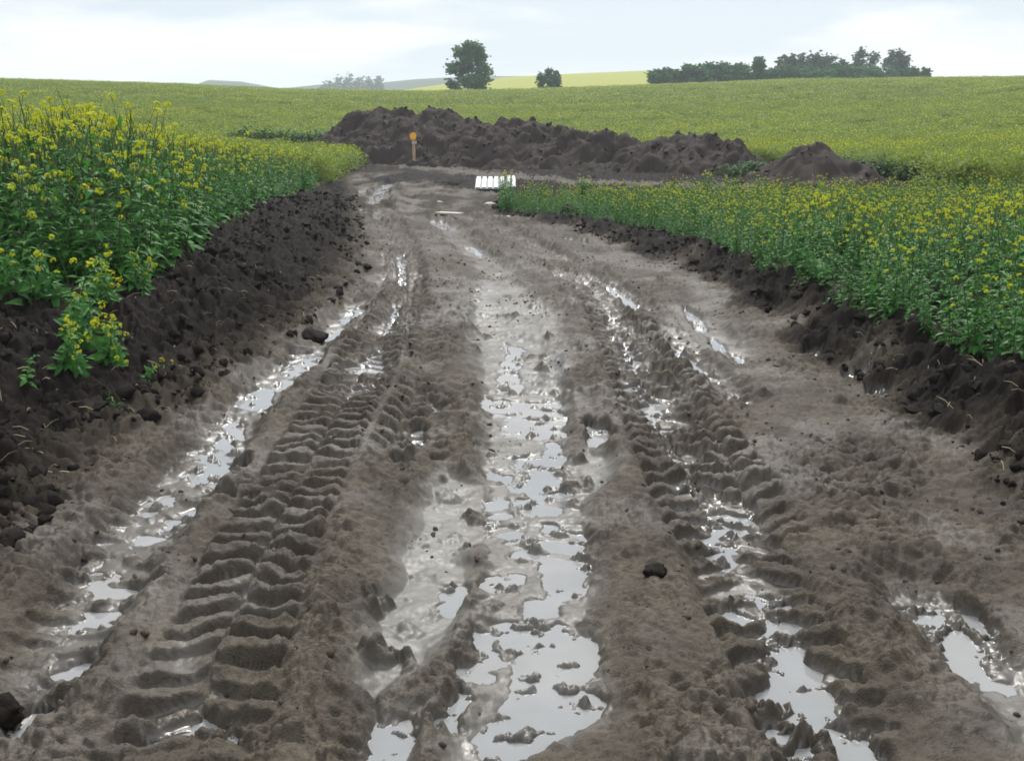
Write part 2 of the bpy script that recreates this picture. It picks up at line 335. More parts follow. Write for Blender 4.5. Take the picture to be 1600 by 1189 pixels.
PUDDLES = [
 [(864,973),(890,991),(915,995),(931,1020),(929,1045),(893,1074),(929,1092),(927,1114),(897,1128),(864,1142),(835,1168),(796,1189),(752,1200),(749,1150),(789,1110),(807,1078),(814,1034),(800,1000),(775,975),(820,968)],
 [(742,985),(775,985),(760,1005),(785,1030),(760,1036),(742,1012)],
 [(861,814),(911,843),(893,857),(917,886),(897,930),(861,930),(854,880),(857,832)],
 [(764,780),(786,777),(790,803),(770,806)],[(812,777),(861,775),(866,798),(820,800)],[(766,818),(812,820),(806,834),(770,832)],
 [(806,841),(852,843),(850,868),(812,864)],[(760,902),(806,904),(800,921),(763,919)],[(830,935),(870,935),(868,953),(832,953)],
 [(697,915),(724,913),(718,940),(702,956),(694,945)],[(713,1042),(750,1038),(756,1058),(715,1058)],[(680,1117),(716,1112),(716,1135),(684,1138)],
 [(709,1083),(731,1085),(722,1108),(706,1106)],[(590,1128),(636,1122),(646,1145),(628,1168),(600,1200),(566,1200)],
 [(788,535),(816,546),(806,578),(809,613),(784,612),(782,578),(795,557)],[(756,620),(825,631),(869,622),(869,646),(783,649),(756,640)],
 [(791,651),(823,653),(816,682),(791,679)],[(834,655),(883,650),(876,682),(837,682)],[(812,714),(847,717),(832,732),(812,732)],
 [(858,690),(876,696),(873,747),(878,772),(840,770),(798,760),(825,740),(855,733)],[(762,738),(792,742),(790,752),(764,750)],
 [(915,664),(940,668),(951,684),(940,700),(922,691)],
 [(936,438),(965,452),(1010,488),(996,493),(958,462)],[(950,498),(968,499),(966,513),(952,513)],[(953,523),(972,525),(968,538),(954,536)],
 [(971,541),(1000,555),(998,570),(988,583),(976,565)],[(971,601),(1011,604),(1000,622),(980,618)],[(1007,625),(1035,625),(1030,652),(1016,663),(1008,645)],
 [(1021,668),(1053,671),(1050,680),(1025,680)],[(1040,708),(1070,722),(1068,732),(1042,722)],[(1052,762),(1078,766),(1074,776),(1054,774)],
 [(1107,801),(1140,800),(1168,819),(1150,823),(1120,812)],[(1100,824),(1168,826),(1150,838),(1104,840)],[(1104,852),(1140,852),(1155,866),(1130,884),(1110,872)],
 [(1172,932),(1215,936),(1240,951),(1210,953)],[(1129,948),(1150,945),(1172,972),(1150,978),(1132,965)],[(1206,967),(1240,972),(1246,993),(1200,997)],
 [(1202,1009),(1242,1009),(1253,1034),(1271,1049),(1278,1070),(1289,1085),(1293,1106),(1314,1124),(1318,1142),(1350,1153),(1380,1205),(1321,1205),(1314,1164),(1278,1142),(1235,1124),(1249,1106),(1220,1092),(1199,1059),(1213,1049),(1195,1027)],
 [(1184,1085),(1205,1085),(1219,1110),(1195,1108)],[(1192,1140),(1228,1145),(1222,1160),(1196,1158)],[(1218,1184),(1270,1160),(1276,1175),(1240,1200)],
 [(1406,949),(1455,956),(1480,982),(1498,971),(1522,1005),(1502,1025),(1476,1013),(1459,980)],[(1482,1026),(1527,1025),(1536,1050),(1487,1052)],
 [(1538,1057),(1572,1065),(1576,1079),(1548,1075)],[(1503,949),(1515,950),(1554,993),(1546,1000)],
 [(1070,482),(1090,494),(1104,518),(1092,520)],[(1112,528),(1128,540),(1132,552),(1116,546)],[(1140,552),(1166,562),(1160,570)],[(1038,530),(1093,574),(1120,592),(1110,597),(1060,565)],
 [(1140,625),(1169,632),(1166,640),(1144,636)],[(1257,548),(1284,550),(1288,562),(1262,560)],[(1317,586),(1356,593),(1354,602),(1322,596)],
 [(1356,611),(1382,617),(1386,629),(1362,627)],[(1522,632),(1540,635),(1538,643),(1524,641)],
 [(528,500),(562,480),(572,484),(540,506)],[(460,551),(507,549),(500,571),(456,592),(448,580)],[(430,600),(454,588),(458,596),(436,608)],
 [(369,626),(399,608),(422,604),(419,643),(397,636),(380,640)],[(358,653),(378,671),(366,690),(350,704),(346,690)],
 [(302,710),(374,701),(376,716),(338,735),(307,758),(290,742),(334,719)],[(350,731),(386,731),(360,752),(334,769),(330,756)],
 [(213,795),(270,767),(274,775),(232,802)],[(323,786),(355,780),(354,788),(328,794)],[(261,812),(312,792),(312,802),(268,822)],
 [(207,841),(267,823),(270,832),(214,848)],[(142,897),(180,895),(184,906),(146,908)],[(139,917),(190,914),(250,922),(248,930),(150,930)],
 [(139,952),(190,942),(186,955),(142,960)],[(106,976),(164,963),(166,980),(119,990)],[(95,1046),(157,1024),(160,1034),(102,1056)],
 [(59,1075),(132,1056),(128,1070),(70,1084)],[(45,1114),(82,1106),(70,1130),(30,1158),(-20,1180),(-20,1150)],[(-20,1140),(36,1132),(30,1142),(-20,1158)],
 [(206,1166),(300,1124),(338,1126),(386,1153),(380,1164),(320,1140),(215,1176)],
 [(530,576),(560,570),(597,549),(596,583),(556,588)],[(551,610),(586,603),(584,615),(556,617)],[(616,482),(626,480),(612,528),(602,530)],[(620,402),(630,400),(636,450),(624,452)],
 [(636,690),(657,670),(661,698),(641,712)],[(618,726),(643,728),(640,735),(620,734)],[(668,633),(686,640),(680,648),(668,642)],
 [(560,299),(573,299),(572,311),(563,311)],[(587,297),(613,287),(604,300),(592,316),(586,310)],[(571,318),(583,314),(579,326),(571,326)],[(563,331),(573,332),(572,338),(564,338)],
 [(661,344),(690,347),(712,358),(700,360)],[(728,384),(749,389),(746,394),(730,391)],
 [(884,376),(916,382),(914,388),(890,384)],[(866,430),(876,431),(875,438),(866,437)],[(742,395),(752,393),(750,402)],
 [(512,526),(530,512),(536,518),(516,532)],[(706,288),(716,289),(714,294)],
]
SLICK = [  # smooth glossy silt
 [(695,735),(755,760),(748,850),(715,880),(725,960),(670,1040),(610,1085),(562,1065),(590,950),(628,860),(662,780)],
 [(745,440),(800,440),(880,500),(890,640),(900,760),(925,860),(940,1000),(940,1140),(860,1189),(700,1189),(740,1000),(745,800),(752,640),(730,540)],
 [(915,690),(975,720),(960,760),(900,800),(885,740)],
 [(1540,1040),(1600,1060),(1640,1189),(1580,1189)],
 [(190,800),(300,720),(400,600),(520,490),(560,500),(430,640),(340,780),(270,900),(200,1000),(90,1080),(0,1150),(-30,1100),(90,980),(140,900)],
 [(590,1100),(650,1110),(660,1189),(560,1189)],
 [(660,340),(712,356),(790,420),(820,450),(770,450),(700,380)],
 [(1160,905),(1220,915),(1222,930),(1165,926)],[(1050,480),(1120,500),(1190,560),(1160,580),(1080,550),(1030,520)],
 [(370,920),(420,930),(470,960),(450,985),(400,960)],[(270,1020),(330,1020),(340,1060),(280,1060)],
]
HAZE = .0007
WL = -0.016                                       # level of the standing water

# ------------------------------------------------------------------ ground grid: fine where the road lies, coarse beyond
th_f = np.radians(np.arange(-30.5, 30.5001, .080)); th_l = np.radians(np.concatenate([np.linspace(-180, -55, 30), np.linspace(-53, -30.7, 90)])); th_r = -th_l[::-1]
th = np.concatenate([th_l, th_f, th_r[:-1]]); NT = len(th)
rows = [.35, .8, 1.2, 1.5, 1.7]
while rows[-1] < 44:
    r_ = rows[-1]; rows.append(r_ + min(max((r_ * r_ + 2.9) / 1709 * .80, .0068), .15))
rows = np.array(rows + list(np.geomspace(45, 2600, 130))); NR = len(rows)
RR, TT = np.meshgrid(rows, th, indexing='ij')
X = RR * np.sin(TT); Y = RR * np.cos(TT)
Z, BL, BR, AA, RD, Z2, Z3, Z1 = land(X, Y)
near = (RD < 46) & (Y > 0.2) & (np.abs(TT) < .92)
fx, fy = X[near], Y[near]
bl, br, rd = BL[near], BR[near], RD[near]
zb = Z[near].copy()
bank = np.maximum(bl, br)
wob = .05 * fbm(fx * 3, fy * 3, 3, 3)
dl = xfun(L1, fy) - fx + wob * 2.2; dr = fx - xfun(R1, fy) + wob * 2.2
dark = np.maximum(sst(-.05, .50, dl), sst(-.05, .35, dr + .10 + .30 * fbm(fx * 1.1, fy * 1.1, 3, 72)))
# the dug strip at the far end
far_dark = inpoly(fx + wob * 6, fy + wob * 12, curve([(560, 292), (600, 280), (648, 271), (760, 281), (870, 290), (900, 300), (740, 303), (660, 287), (600, 288)])).astype(float)
far_pale = inpoly(fx + wob * 4, fy + wob * 12, curve([(556, 250), (596, 246), (650, 256), (760, 272), (900, 286), (1300, 302), (1300, 307), (880, 292), (750, 279), (650, 268), (590, 262)])).astype(float)
dark = np.clip(np.maximum(dark * (1 - far_pale), far_dark), 0, 1); dark = np.maximum(dark, .35 * far_pale)
dark = np.maximum(dark, .42 * sst(13, 20, rd) * sst(-.4, .3, fbm(fx * 1.2, fy * .8, 3, 68)) * (1 - far_pale))
ow_d = sst(29, 31, rd) * (1 - far_pale); dark = np.maximum(dark, ow_d * .9)
h = np.zeros_like(fx)
road = 1 - np.maximum(sst(-.05, .3, dl), sst(-.05, .2, dr))
lodf = 1 - sst(18, 34, rd)                           # the finest relief only where the grid can carry it
slick = np.zeros_like(fx)
SLAMT = [1.0, .62, .8, .8, .22, .7, .5, .6, .35, .6, .6]
for P, am_ in zip(SLICK, SLAMT):
    C = curve(P); bx = (fx > C[:, 0].min() - .3) & (fx < C[:, 0].max() + .3) & (fy > C[:, 1].min() - .3) & (fy < C[:, 1].max() + .3)
    px_, py_ = fx[bx] + wob[bx], fy[bx] + wob[bx] * 1.5
    d = polydist(px_, py_, C); ins = inpoly(px_, py_, C)
    slick[bx] = np.maximum(slick[bx], am_ * sst(-.08, .10, np.where(ins, d, -d)))
brk = fbm(fx * 5, fy * 5, 4, 71)
slick *= sst(-.95, -.35, brk)
# clods and crumbs
big = .018 * fbm(fx * .9, fy * .9, 3, 11)
f1, f2, idv = worley(fx * 7.5 + .4 * pnoise(fx * 9, fy * 9, 5), fy * 7.5 + .4 * pnoise(fx * 9, fy * 9, 6), 21)
clod = (np.clip(f2 - f1, 0, .55) / .55) ** .6 * (.4 + idv)
g1, g2, idg = worley(fx * 19 + .5 * pnoise(fx * 22, fy * 22, 7), fy * 19 + .5 * pnoise(fx * 22, fy * 22, 8), 31)
crumb = (np.clip(g2 - g1, 0, .5) / .5) ** .6 * (.3 + idg)
n6 = fbm(fx * 6, fy * 6, 4, 41); n22 = fbm(fx * 22, fy * 22, 3, 51)
pit = -np.clip(np.abs(pnoise(fx * 9, fy * 13, 61)) - .42, 0, 1) * .10 * sst(-.3, .3, pnoise(fx * 2, fy * 2, 63))
wxp = fx + .035 * n6; wyp = fy + .035 * fbm(fx * 6 + 9, fy * 6, 2, 43)
rid1 = 1 - 2 * np.abs(pnoise(wxp * 8, wyp * 10, 44)); rid2 = 1 - 2 * np.abs(pnoise(wxp * 21, wyp * 24, 45)); rid3 = 1 - 2 * np.abs(pnoise(wxp * 48, wyp * 52, 46))
torn = sst(-.35, .35, pnoise(fx * 1.5, fy * 1.1, 62) + .25 * n6)
lump = np.abs(pnoise(wxp * 7, wyp * 6, 64)) + .5 * np.abs(pnoise(wxp * 15, wyp * 13, 65))
rough_road = .012 * n6 + .055 * (lump - .35) * (.38 + .62 * torn) + .012 * rid1 * torn + (.0075 * rid2 * (.4 + .6 * torn) + .0030 * rid3) * lodf + .015 * crumb * lodf * (.35 + .65 * torn) + 1.2 * pit * torn
rough_bank = .050 * clod + .060 * (lump - .35) + .075 * fbm(fx * 1.7, fy * 1.7, 4, 81) + .030 * n6 + .022 * rid1 + .022 * crumb + .008 * rid2
bk = np.clip(np.maximum(sst(-.12, .4, dl), sst(-.12, .25, dr)), 0, 1)
rutd = np.zeros_like(fx); lug = np.zeros_like(fx); inr = np.zeros_like(fx)
for pts, hw, dep, berm, pitch, lh, slope in RUTS:
    if hw == 0: continue
    C = curve(pts)
    # resample smoothly
    s = np.concatenate([[0], np.cumsum(np.hypot(*np.diff(C, axis=0).T))]); ss = np.arange(0, s[-1], .12)
    C = np.stack([np.interp(ss, s, C[:, 0]), np.interp(ss, s, C[:, 1])], 1)
    for _ in range(6): C[1:-1] = .25 * C[:-2] + .5 * C[1:-1] + .25 * C[2:]
    bx = np.where((fx > C[:, 0].min() - .7) & (fx < C[:, 0].max() + .7) & (fy > C[:, 1].min() - .2) & (fy < C[:, 1].max() + .2))[0]
    qx = fx[bx]; qy = fy[bx]; best = np.full(len(bx), 9.); lat = np.zeros(len(bx)); al = np.zeros(len(bx)); acc = 0.
    for i in range(len(C) - 1):
        ex, ey = C[i + 1] - C[i]; l = math.hypot(ex, ey); sel = np.abs(qy - C[i, 1]) < 1.0
        if l < 1e-6: continue
        wx = qx[sel] - C[i, 0]; wy = qy[sel] - C[i, 1]; t = np.clip((wx * ex + wy * ey) / l / l, 0, 1)
        d = np.hypot(wx - t * ex, wy - t * ey); cr = (wx * ey - wy * ex) / l
        up = d < best[sel]; idx = np.where(sel)[0][up]
        best[idx] = d[up]; lat[idx] = np.sign(cr[up]) * d[up]; al[idx] = acc + t[up] * l
        acc += l
    endf = sst(0, .5, al) * sst(0, .5, acc - al) if acc > 1.5 else 1
    lat = lat + .35 * wob[bx]; u = np.abs(lat) / hw
    prof = np.exp(-u ** 4); brm = np.exp(-((u - 1.30) / .30) ** 2) * (.6 + .8 * (pnoise(qx * 4, qy * 4, 91) + .3))
    rutd[bx] += endf * (-dep * prof + berm * np.clip(brm, 0, 2)); inr[bx] = np.maximum(inr[bx], prof * endf)
    if lh:
        jit = .038 * fbm(qx * 4, qy * 4, 2, 101); ph = (al + np.abs(lat) * slope + jit + np.where(lat > 0, pitch * .5, 0)) / pitch
        w = np.sin(2 * np.pi * ph); bar = np.tanh(6 * w - 1.2)
        hole = .6 * np.exp(-(lat / (hw * .14)) ** 2)
        keep = .48 + .52 * sst(-.5, .1, pnoise(qx * 1.6, qy * 1.6, 111))
        lug[bx] += endf * lh * .5 * bar * sst(1.05, .82, u) * keep * (1 - hole)
rough_road += sst(11, 18, rd) * (.055 * fbm(fx * 1.6, fy * 1.0, 3, 69) - .02 + .05 * np.abs(pnoise(fx * 3.2, fy * 1.8, 70)))
calm = 1 - .85 * slick
h = (.066 + big + rough_road * calm * (1 - .40 * inr) + rutd + lug * (1 - .5 * slick)) * (1 - bk) + (rough_bank + .02) * bk
flat = np.clip(slick * 1.1, 0, .88) * (1 - bk) * (1 - .5 * np.clip(np.abs(lug) * 40, 0, 1))
h = h * (1 - flat) + (WL + .018 + .004 * n6 + .05 * np.clip(brk - .42, 0, 1)) * flat
h = np.where(bk < .5, np.maximum(h, WL + .007 + .010 * np.clip(n6 + .4, 0, 1)), h)       # water stands only in the traced pools
pool = np.zeros_like(fx); wide = np.zeros_like(fx)
for P in PUDDLES:
    C = curve(P); m_ = .40
    bx = (fx > C[:, 0].min() - m_) & (fx < C[:, 0].max() + m_) & (fy > C[:, 1].min() - m_) & (fy < C[:, 1].max() + m_)
    sc_ = 1 if C[:, 1].mean() < 6 else .6
    px_, py_ = fx[bx] + (.028 * n6[bx] + .014 * n22[bx]) * sc_, fy[bx] + (.040 * n6[bx] + .020 * n22[bx]) * sc_
    d = polydist(px_, py_, C); ins = inpoly(px_, py_, C)
    sd_ = np.where(ins, d, -d)
    pool[bx] = np.maximum(pool[bx], sst(-.035, .015, sd_ + .010)); wide[bx] = np.maximum(wide[bx], sst(-.36, -.01, sd_))
h = h - .046 * wide * (1 - bk) * (.75 + .5 * np.clip(-lug * 20, 0, 1)); h = np.where(bk < .5, np.maximum(h, WL + .004 + .010 * np.clip(n6 + .4, 0, 1)), h)
isl = .050 * np.clip(fbm(fx * 8, fy * 11, 4, 121, .6) - .22, 0, 1) + .95 * np.clip(lug, -.02, .05) * np.where((fx > -.6) & (fx < .35), sst(2.7, 3.5, fy), np.where(fx > .35, sst(3.0, 3.8, fy), 1))
h = h * (1 - pool) + (WL - .012 + isl) * pool
wet = np.clip(np.maximum(slick, sst(.035, -.02, h - WL - .012) * .9 * (1 - bk)) + (.06 + .28 * sst(-.1, .5, fbm(fx * 1.3, fy * 1.3, 3, 66))) * (1 - bk), 0, 1) * (1 - .55 * dark)
wet *= 1 - .6 * sst(8, 15, rd)
wet = np.maximum(wet, pool)
wet = np.maximum(wet, .22 * far_pale)
# soil under the crop fades to plain ground
cropn = (~inpoly(fx, fy, NOCROP)).astype(float)
Zf = zb + h * np.where(rd < 44, 1, 0)
Z[near] = Zf
Z += np.where(near, 0, .02)
DK = np.ones_like(Z); DK[near] = dark; WT = np.zeros_like(Z); WT[near] = wet
YEL = ((RD > 150) & (RD < 420) & (Z2 > Z1)).astype(float); WOODA = (RD > 420).astype(float)
NC = inpoly(X + .06 * np.sin(Y * 9), Y, NOCROP)
SOILA = ((~NC) & (RD < 46)).astype(float)
# faces to objects
idx = np.arange(NR * NT).reshape(NR, NT)
A_ = idx[:-1, :]; B_ = idx[1:, :]
quads = np.stack([A_, np.roll(A_, -1, 1), np.roll(B_, -1, 1), B_], -1)     # (NR-1, NT, 4), closes round the camera
V = np.stack([X.ravel(), Y.ravel(), Z.ravel()], 1)
DLL = np.full(Z.shape, -9.); DRR = np.full(Z.shape, -9.); DLL[near] = dl; DRR[near] = dr
cls = np.zeros((NR, NT), int)                       # 0 road, 1 left bank, 2 right bank, 3 field
cls[DLL > .12] = 1; cls[DRR > .08] = 2
behind = (Y <= .2) | (np.abs(TT) >= .92); cls[behind & (X < 0) & (RD < 8)] = 1; cls[behind & (X > 0) & (RD < 8)] = 2
cls[(Y > 20) & (cls == 2)] = 0
cls[(Y > 27) & (cls == 1)] = 0
cls[~NC] = 3
cls[(RD > 46)] = 3
fc = cls[:-1, :]
def sub_ground(name, c, mat, attrs):
    q = quads[fc == c]; u, inv = np.unique(q, return_inverse=True)
    me = mesh_np(name, V[u], inv.reshape(-1, 4), mat, True, {k: a.ravel()[u] for k, a in attrs.items()})
    return link(name, me, kind='structure')
SL = np.zeros_like(Z); SL[near] = slick * (1 - bk) * (1 - .5 * sst(8, 15, rd))
mud_attrs = {'dark': DK, 'wet': WT, 'silt': SL}
sub_ground('mud_road', 0, M_MUD, mud_attrs)
sub_ground('soil_bank_left', 1, M_MUD, mud_attrs)
sub_ground('soil_bank_right', 2, M_MUD, mud_attrs)
sub_ground('field_ground', 3, M_FIELD, {'yellow': YEL, 'wood': WOODA, 'soil': SOILA})
# foot patch straight below the camera
ring = V[idx[0]]; me = bpy.data.meshes.new('foot_patch'); me.from_pydata([tuple(v) for v in ring], [], [tuple(range(NT))]); me.materials.append(M_MUD)
link('mud_road_patch', me, kind='structure')

# ------------------------------------------------------------------ the standing water, one object for each pool
lowv = np.zeros_like(Z, bool); lowv[near] = (Zf < WL) & (bk < .5)
lc = lowv[:-1] & True
cell = lowv[:-1] | lowv[1:] | np.roll(lowv, -1, 1)[:-1] | np.roll(lowv, -1, 1)[1:]
cell &= (rows[:-1] < 44)[:, None]
ci = np.argwhere(cell); cid = -np.ones(cell.shape, int); cid[cell] = np.arange(len(ci))
par = list(range(len(ci)))
def find(a):
    while par[a] != a: par[a] = par[par[a]]; a = par[a]
    return a
for k, (i, j) in enumerate(ci):
    for di, dj in ((1, 0), (0, 1), (1, 1), (1, -1)):
        if i + di < cell.shape[0] and 0 <= j + dj < NT:
            o_ = cid[i + di, j + dj]
            if o_ >= 0:
                ra, rb = find(k), find(o_)
                if ra != rb: par[rb] = ra
root = np.array([find(k) for k in range(len(ci))])
cq = quads[ci[:, 0], ci[:, 1]]
Vw = V.copy(); Vw[:, 2] = WL
rts, cnt = np.unique(root, return_counts=True); order = rts[np.argsort(-cnt)]
def water_obj(q, name, kind):
    u, inv = np.unique(q, return_inverse=True)
    return link(name, mesh_np(name, Vw[u], inv.reshape(-1, 4), M_WATER, True), kind=kind)
cntd = dict(zip(rts, cnt)); small = []
for k, r_ in enumerate(order):
    if k < 110 and cntd[r_] >= 60: water_obj(cq[root == r_], 'puddle', 'structure')
    else: small.append(r_)
if small: water_obj(cq[np.isin(root, small)], 'puddle_specks', 'stuff')
print('grid', NR, NT, len(rows), 'pools', len(order), 'small', len(small))

# ------------------------------------------------------------------ scattering (stuff): points with a rotation, scale and pick
def bilerp_z(x, y):
    """height of the built ground"""
    r = math.hypot(x, y); t = math.atan2(x, y); i = np.clip(np.searchsorted(rows, r) - 1, 0, NR - 2); j = np.clip(np.searchsorted(th, t) - 1, 0, NT - 2)
    a = (r - rows[i]) / (rows[i + 1] - rows[i]); b = (t - th[j]) / (th[j + 1] - th[j])
    return float((Z[i, j] * (1 - b) + Z[i, j + 1] * b) * (1 - a) + (Z[i + 1, j] * (1 - b) + Z[i + 1, j + 1] * b) * a)
def bilerp_zs(x, y):
    r = np.hypot(x, y); t = np.arctan2(x, y); i = np.clip(np.searchsorted(rows, r) - 1, 0, NR - 2); j = np.clip(np.searchsorted(th, t) - 1, 0, NT - 2)
    a = (r - rows[i]) / (rows[i + 1] - rows[i]); b = (t - th[j]) / (th[j + 1] - th[j])
    return (Z[i, j] * (1 - b) + Z[i, j + 1] * b) * (1 - a) + (Z[i + 1, j] * (1 - b) + Z[i + 1, j + 1] * b) * a
def proto_collection(name, meshes):
    c = bpy.data.collections.new(name)
    for k, me in enumerate(meshes):
        o = bpy.data.objects.new('%s_%02d' % (name, k), me); c.objects.link(o)
    return c
def scatter(name, pts, rots, scales, picks, coll, kind='stuff', label=None):
    me = bpy.data.meshes.new(name); me.vertices.add(len(pts)); me.vertices.foreach_set('co', np.asarray(pts, np.float32).ravel())
    a = me.attributes.new('rot', 'FLOAT_VECTOR', 'POINT'); a.data.foreach_set('vector', np.asarray(rots, np.float32).ravel())
    a = me.attributes.new('scl', 'FLOAT_VECTOR', 'POINT'); a.data.foreach_set('vector', np.asarray(scales, np.float32).ravel())
    a = me.attributes.new('pick', 'INT', 'POINT'); a.data.foreach_set('value', np.asarray(picks, np.int32))
    o = link(name, me, kind=kind, label=label)
    g = bpy.data.node_groups.new(name, 'GeometryNodeTree')
    g.interface.new_socket('Geometry', in_out='INPUT', socket_type='NodeSocketGeometry'); g.interface.new_socket('Geometry', in_out='OUTPUT', socket_type='NodeSocketGeometry')
    gi = g.nodes.new('NodeGroupInput'); go = g.nodes.new('NodeGroupOutput')
    ip = g.nodes.new('GeometryNodeInstanceOnPoints'); cinf = g.nodes.new('GeometryNodeCollectionInfo')
    cinf.inputs['Collection'].default_value = coll; cinf.inputs['Separate Children'].default_value = True; cinf.inputs['Reset Children'].default_value = True
    def na(nm, ty):
        n = g.nodes.new('GeometryNodeInputNamedAttribute'); n.data_type = ty; n.inputs['Name'].default_value = nm
        return next(s for s in n.outputs if s.enabled and s.name == 'Attribute')
    ip.inputs['Pick Instance'].default_value = True
    K = g.links.new
    K(gi.outputs[0], ip.inputs['Points']); K(cinf.outputs[0], ip.inputs['Instance']); K(na('pick', 'INT'), ip.inputs['Instance Index'])
    K(na('rot', 'FLOAT_VECTOR'), ip.inputs['Rotation']); K(na('scl', 'FLOAT_VECTOR'), ip.inputs['Scale']); K(ip.outputs[0], go.inputs[0])
    md = o.modifiers.new('scatter', 'NODES'); md.node_group = g
    return o

# ------------------------------------------------------------------ rapeseed plants
def leaf(mb, base, d, up, ln, wd, curl, rnd, m=1, seg=3):
    d = d.normalized(); side = d.cross(up)
    if side.length < 1e-3: side = Vector((1, 0, 0))
    side.normalize(); nrm = side.cross(d).normalized()
    prof = {3: (.25, 1.0, .75, .08), 2: (.4, 1.0, .1)}[seg]
    vs = []; p = Vector(base); dd = d.copy()
    for i in range(seg + 1):
        w = prof[i] * wd * .5; wv = rnd.uniform(-.2, .2) * w
        vs += [p + side * w + nrm * (w * .35 + wv), p, p - side * w + nrm * (w * .35 - wv)]
        dd = (dd - Vector((0, 0, 1)) * curl / seg).normalized(); p = p + dd * (ln / seg); nrm = side.cross(dd).normalized()
    fs = []
    for i in range(seg):
        a = i * 3; fs += [(a, a + 1, a + 4, a + 3), (a + 1, a + 2, a + 5, a + 4)]
    mb.add(vs, fs, m)
def flower_head(mb, c, rnd, n, size, m=2):
    for k in range(n):
        a = rnd.uniform(0, 6.283); el = rnd.uniform(-.35, 1.1); rr = size * rnd.uniform(.6, 1.05)
        p = c + Vector((math.cos(a) * math.cos(el) * rr, math.sin(a) * math.cos(el) * rr, math.sin(el) * rr * 1.1))
        nrm = (p - c).normalized() + Vector((rnd.uniform(-.4, .4), rnd.uniform(-.4, .4), .35)); q = nrm.to_track_quat('Z', 'Y') @ Matrix.Rotation(rnd.uniform(0, 1.57), 3, 'Z').to_quaternion()
        s = rnd.uniform(.009, .0135)
        for t in (0, 1):
            ux = Vector((1, 0, 0)) if t == 0 else Vector((0, 1, 0)); uy = Vector((0, 1, 0)) if t == 0 else Vector((1, 0, 0))
            mb.add([p + q @ (ux * -s + uy * -s * .45 + Vector((0, 0, s * .4))), p + q @ (uy * -s * .3), p + q @ (ux * s + uy * -s * .45 + Vector((0, 0, s * .4))),
                    p + q @ (ux * s + uy * s * .45 + Vector((0, 0, s * .4))), p + q @ (uy * s * .3), p + q @ (ux * -s + uy * s * .45 + Vector((0, 0, s * .4)))], [(0, 1, 4, 5), (1, 2, 3, 4)], m)
def rapeseed(seed, H=1.0, nbr=5, nleaf=17, heads=1.0, droop=0.0):
    """returns (stem, foliage, [flower heads]) as builders, about H high"""
    rnd = random.Random(seed); st, fo, fl = MB(), MB(), []
    lean = Vector((rnd.uniform(-.16, .16), rnd.uniform(-.16, .16), 0)); pts = []
    for i in range(6):
        t = i / 5; pts.append(Vector((0, 0, -.04)) + Vector((lean.x * t * t * H, lean.y * t * t * H, t * H * .96)))
    st.tube(pts, [.008, .007, .006, .005, .004, .002], 4, 0)
    def sp(t):
        k = min(int(t * 5), 4); f = t * 5 - k; return pts[k].lerp(pts[k + 1], f)
    tips = [(pts[-1], 1.0)]
    for b in range(nbr):
        t0 = .28 + .58 * (b + rnd.random() * .6) / nbr; a = b * 2.4 + rnd.uniform(-.5, .5); ln = H * rnd.uniform(.22, .42) * (1.15 - .5 * t0)
        o = sp(t0); out = Vector((math.cos(a), math.sin(a), 0)); p1 = o + out * ln * .35 + Vector((0, 0, ln * .4)); p2 = o + out * ln * .55 + Vector((0, 0, ln))
        st.tube([o, p1, p2], [.004, .003, .0015], 3, 0); tips.append((p2, .85))
        for q in range(2):
            leaf(fo, o.lerp(p1, .2 + .7 * q), out + Vector((rnd.uniform(-1, 1), rnd.uniform(-1, 1), .3)), Vector((0, 0, 1)), rnd.uniform(.05, .10), rnd.uniform(.018, .035), .5, rnd, 0, 2)
    for i in range(nleaf):
        t = (i + rnd.random()) / nleaf; a = i * 2.4 + rnd.uniform(-.4, .4); hz = t * .82
        ln = (.24 - .15 * t) * rnd.uniform(.75, 1.2) * (.7 + .3 * H); wd = ln * rnd.uniform(.38, .52)
        leaf(fo, sp(hz), Vector((math.cos(a), math.sin(a), rnd.uniform(.1, .7))), Vector((0, 0, 1)), ln, wd, rnd.uniform(.5, 1.4), rnd, 0, 3)
    for p, s in tips:
        if rnd.random() > heads: 
            f = MB()
        else:
            f = MB(); flower_head(f, p, rnd, rnd.randint(9, 15), .025 * s + rnd.uniform(0, .010), 0); fl.append(f)
    return st, fo, fl
def joined(parts, name, mats):
    v, f, m = [], [], []
    for k, mb in parts:
        b = len(v); v += mb.v; f += [tuple(b + i for i in q) for q in mb.f]; m += [k] * len(mb.f)
    J = MB(); J.v, J.f, J.m = v, f, m
    return J.mesh(name, mats)
RSETS = []; near_meshes = []
for s in range(10):
    hd = (.65, .5, .45, .35, .25, .4, .2, .08, .6, .3)[s]
    st, fo, fl = rapeseed(100 + s, 1.0, 4 + s % 4, 16 + s % 5, hd)
    RSETS.append((st.mesh('stem', M_STEM), fo.mesh('foliage', M_LEAF), [f.mesh('flower_head', M_FLOWER) for f in fl]))
    near_meshes.append(joined([(0, st), (1, fo)] + [(2, f) for f in fl], 'rapeseed_near', [M_STEM, M_LEAF, M_FLOWER]))
C_NEAR = proto_collection('rapeseed_kind', near_meshes)
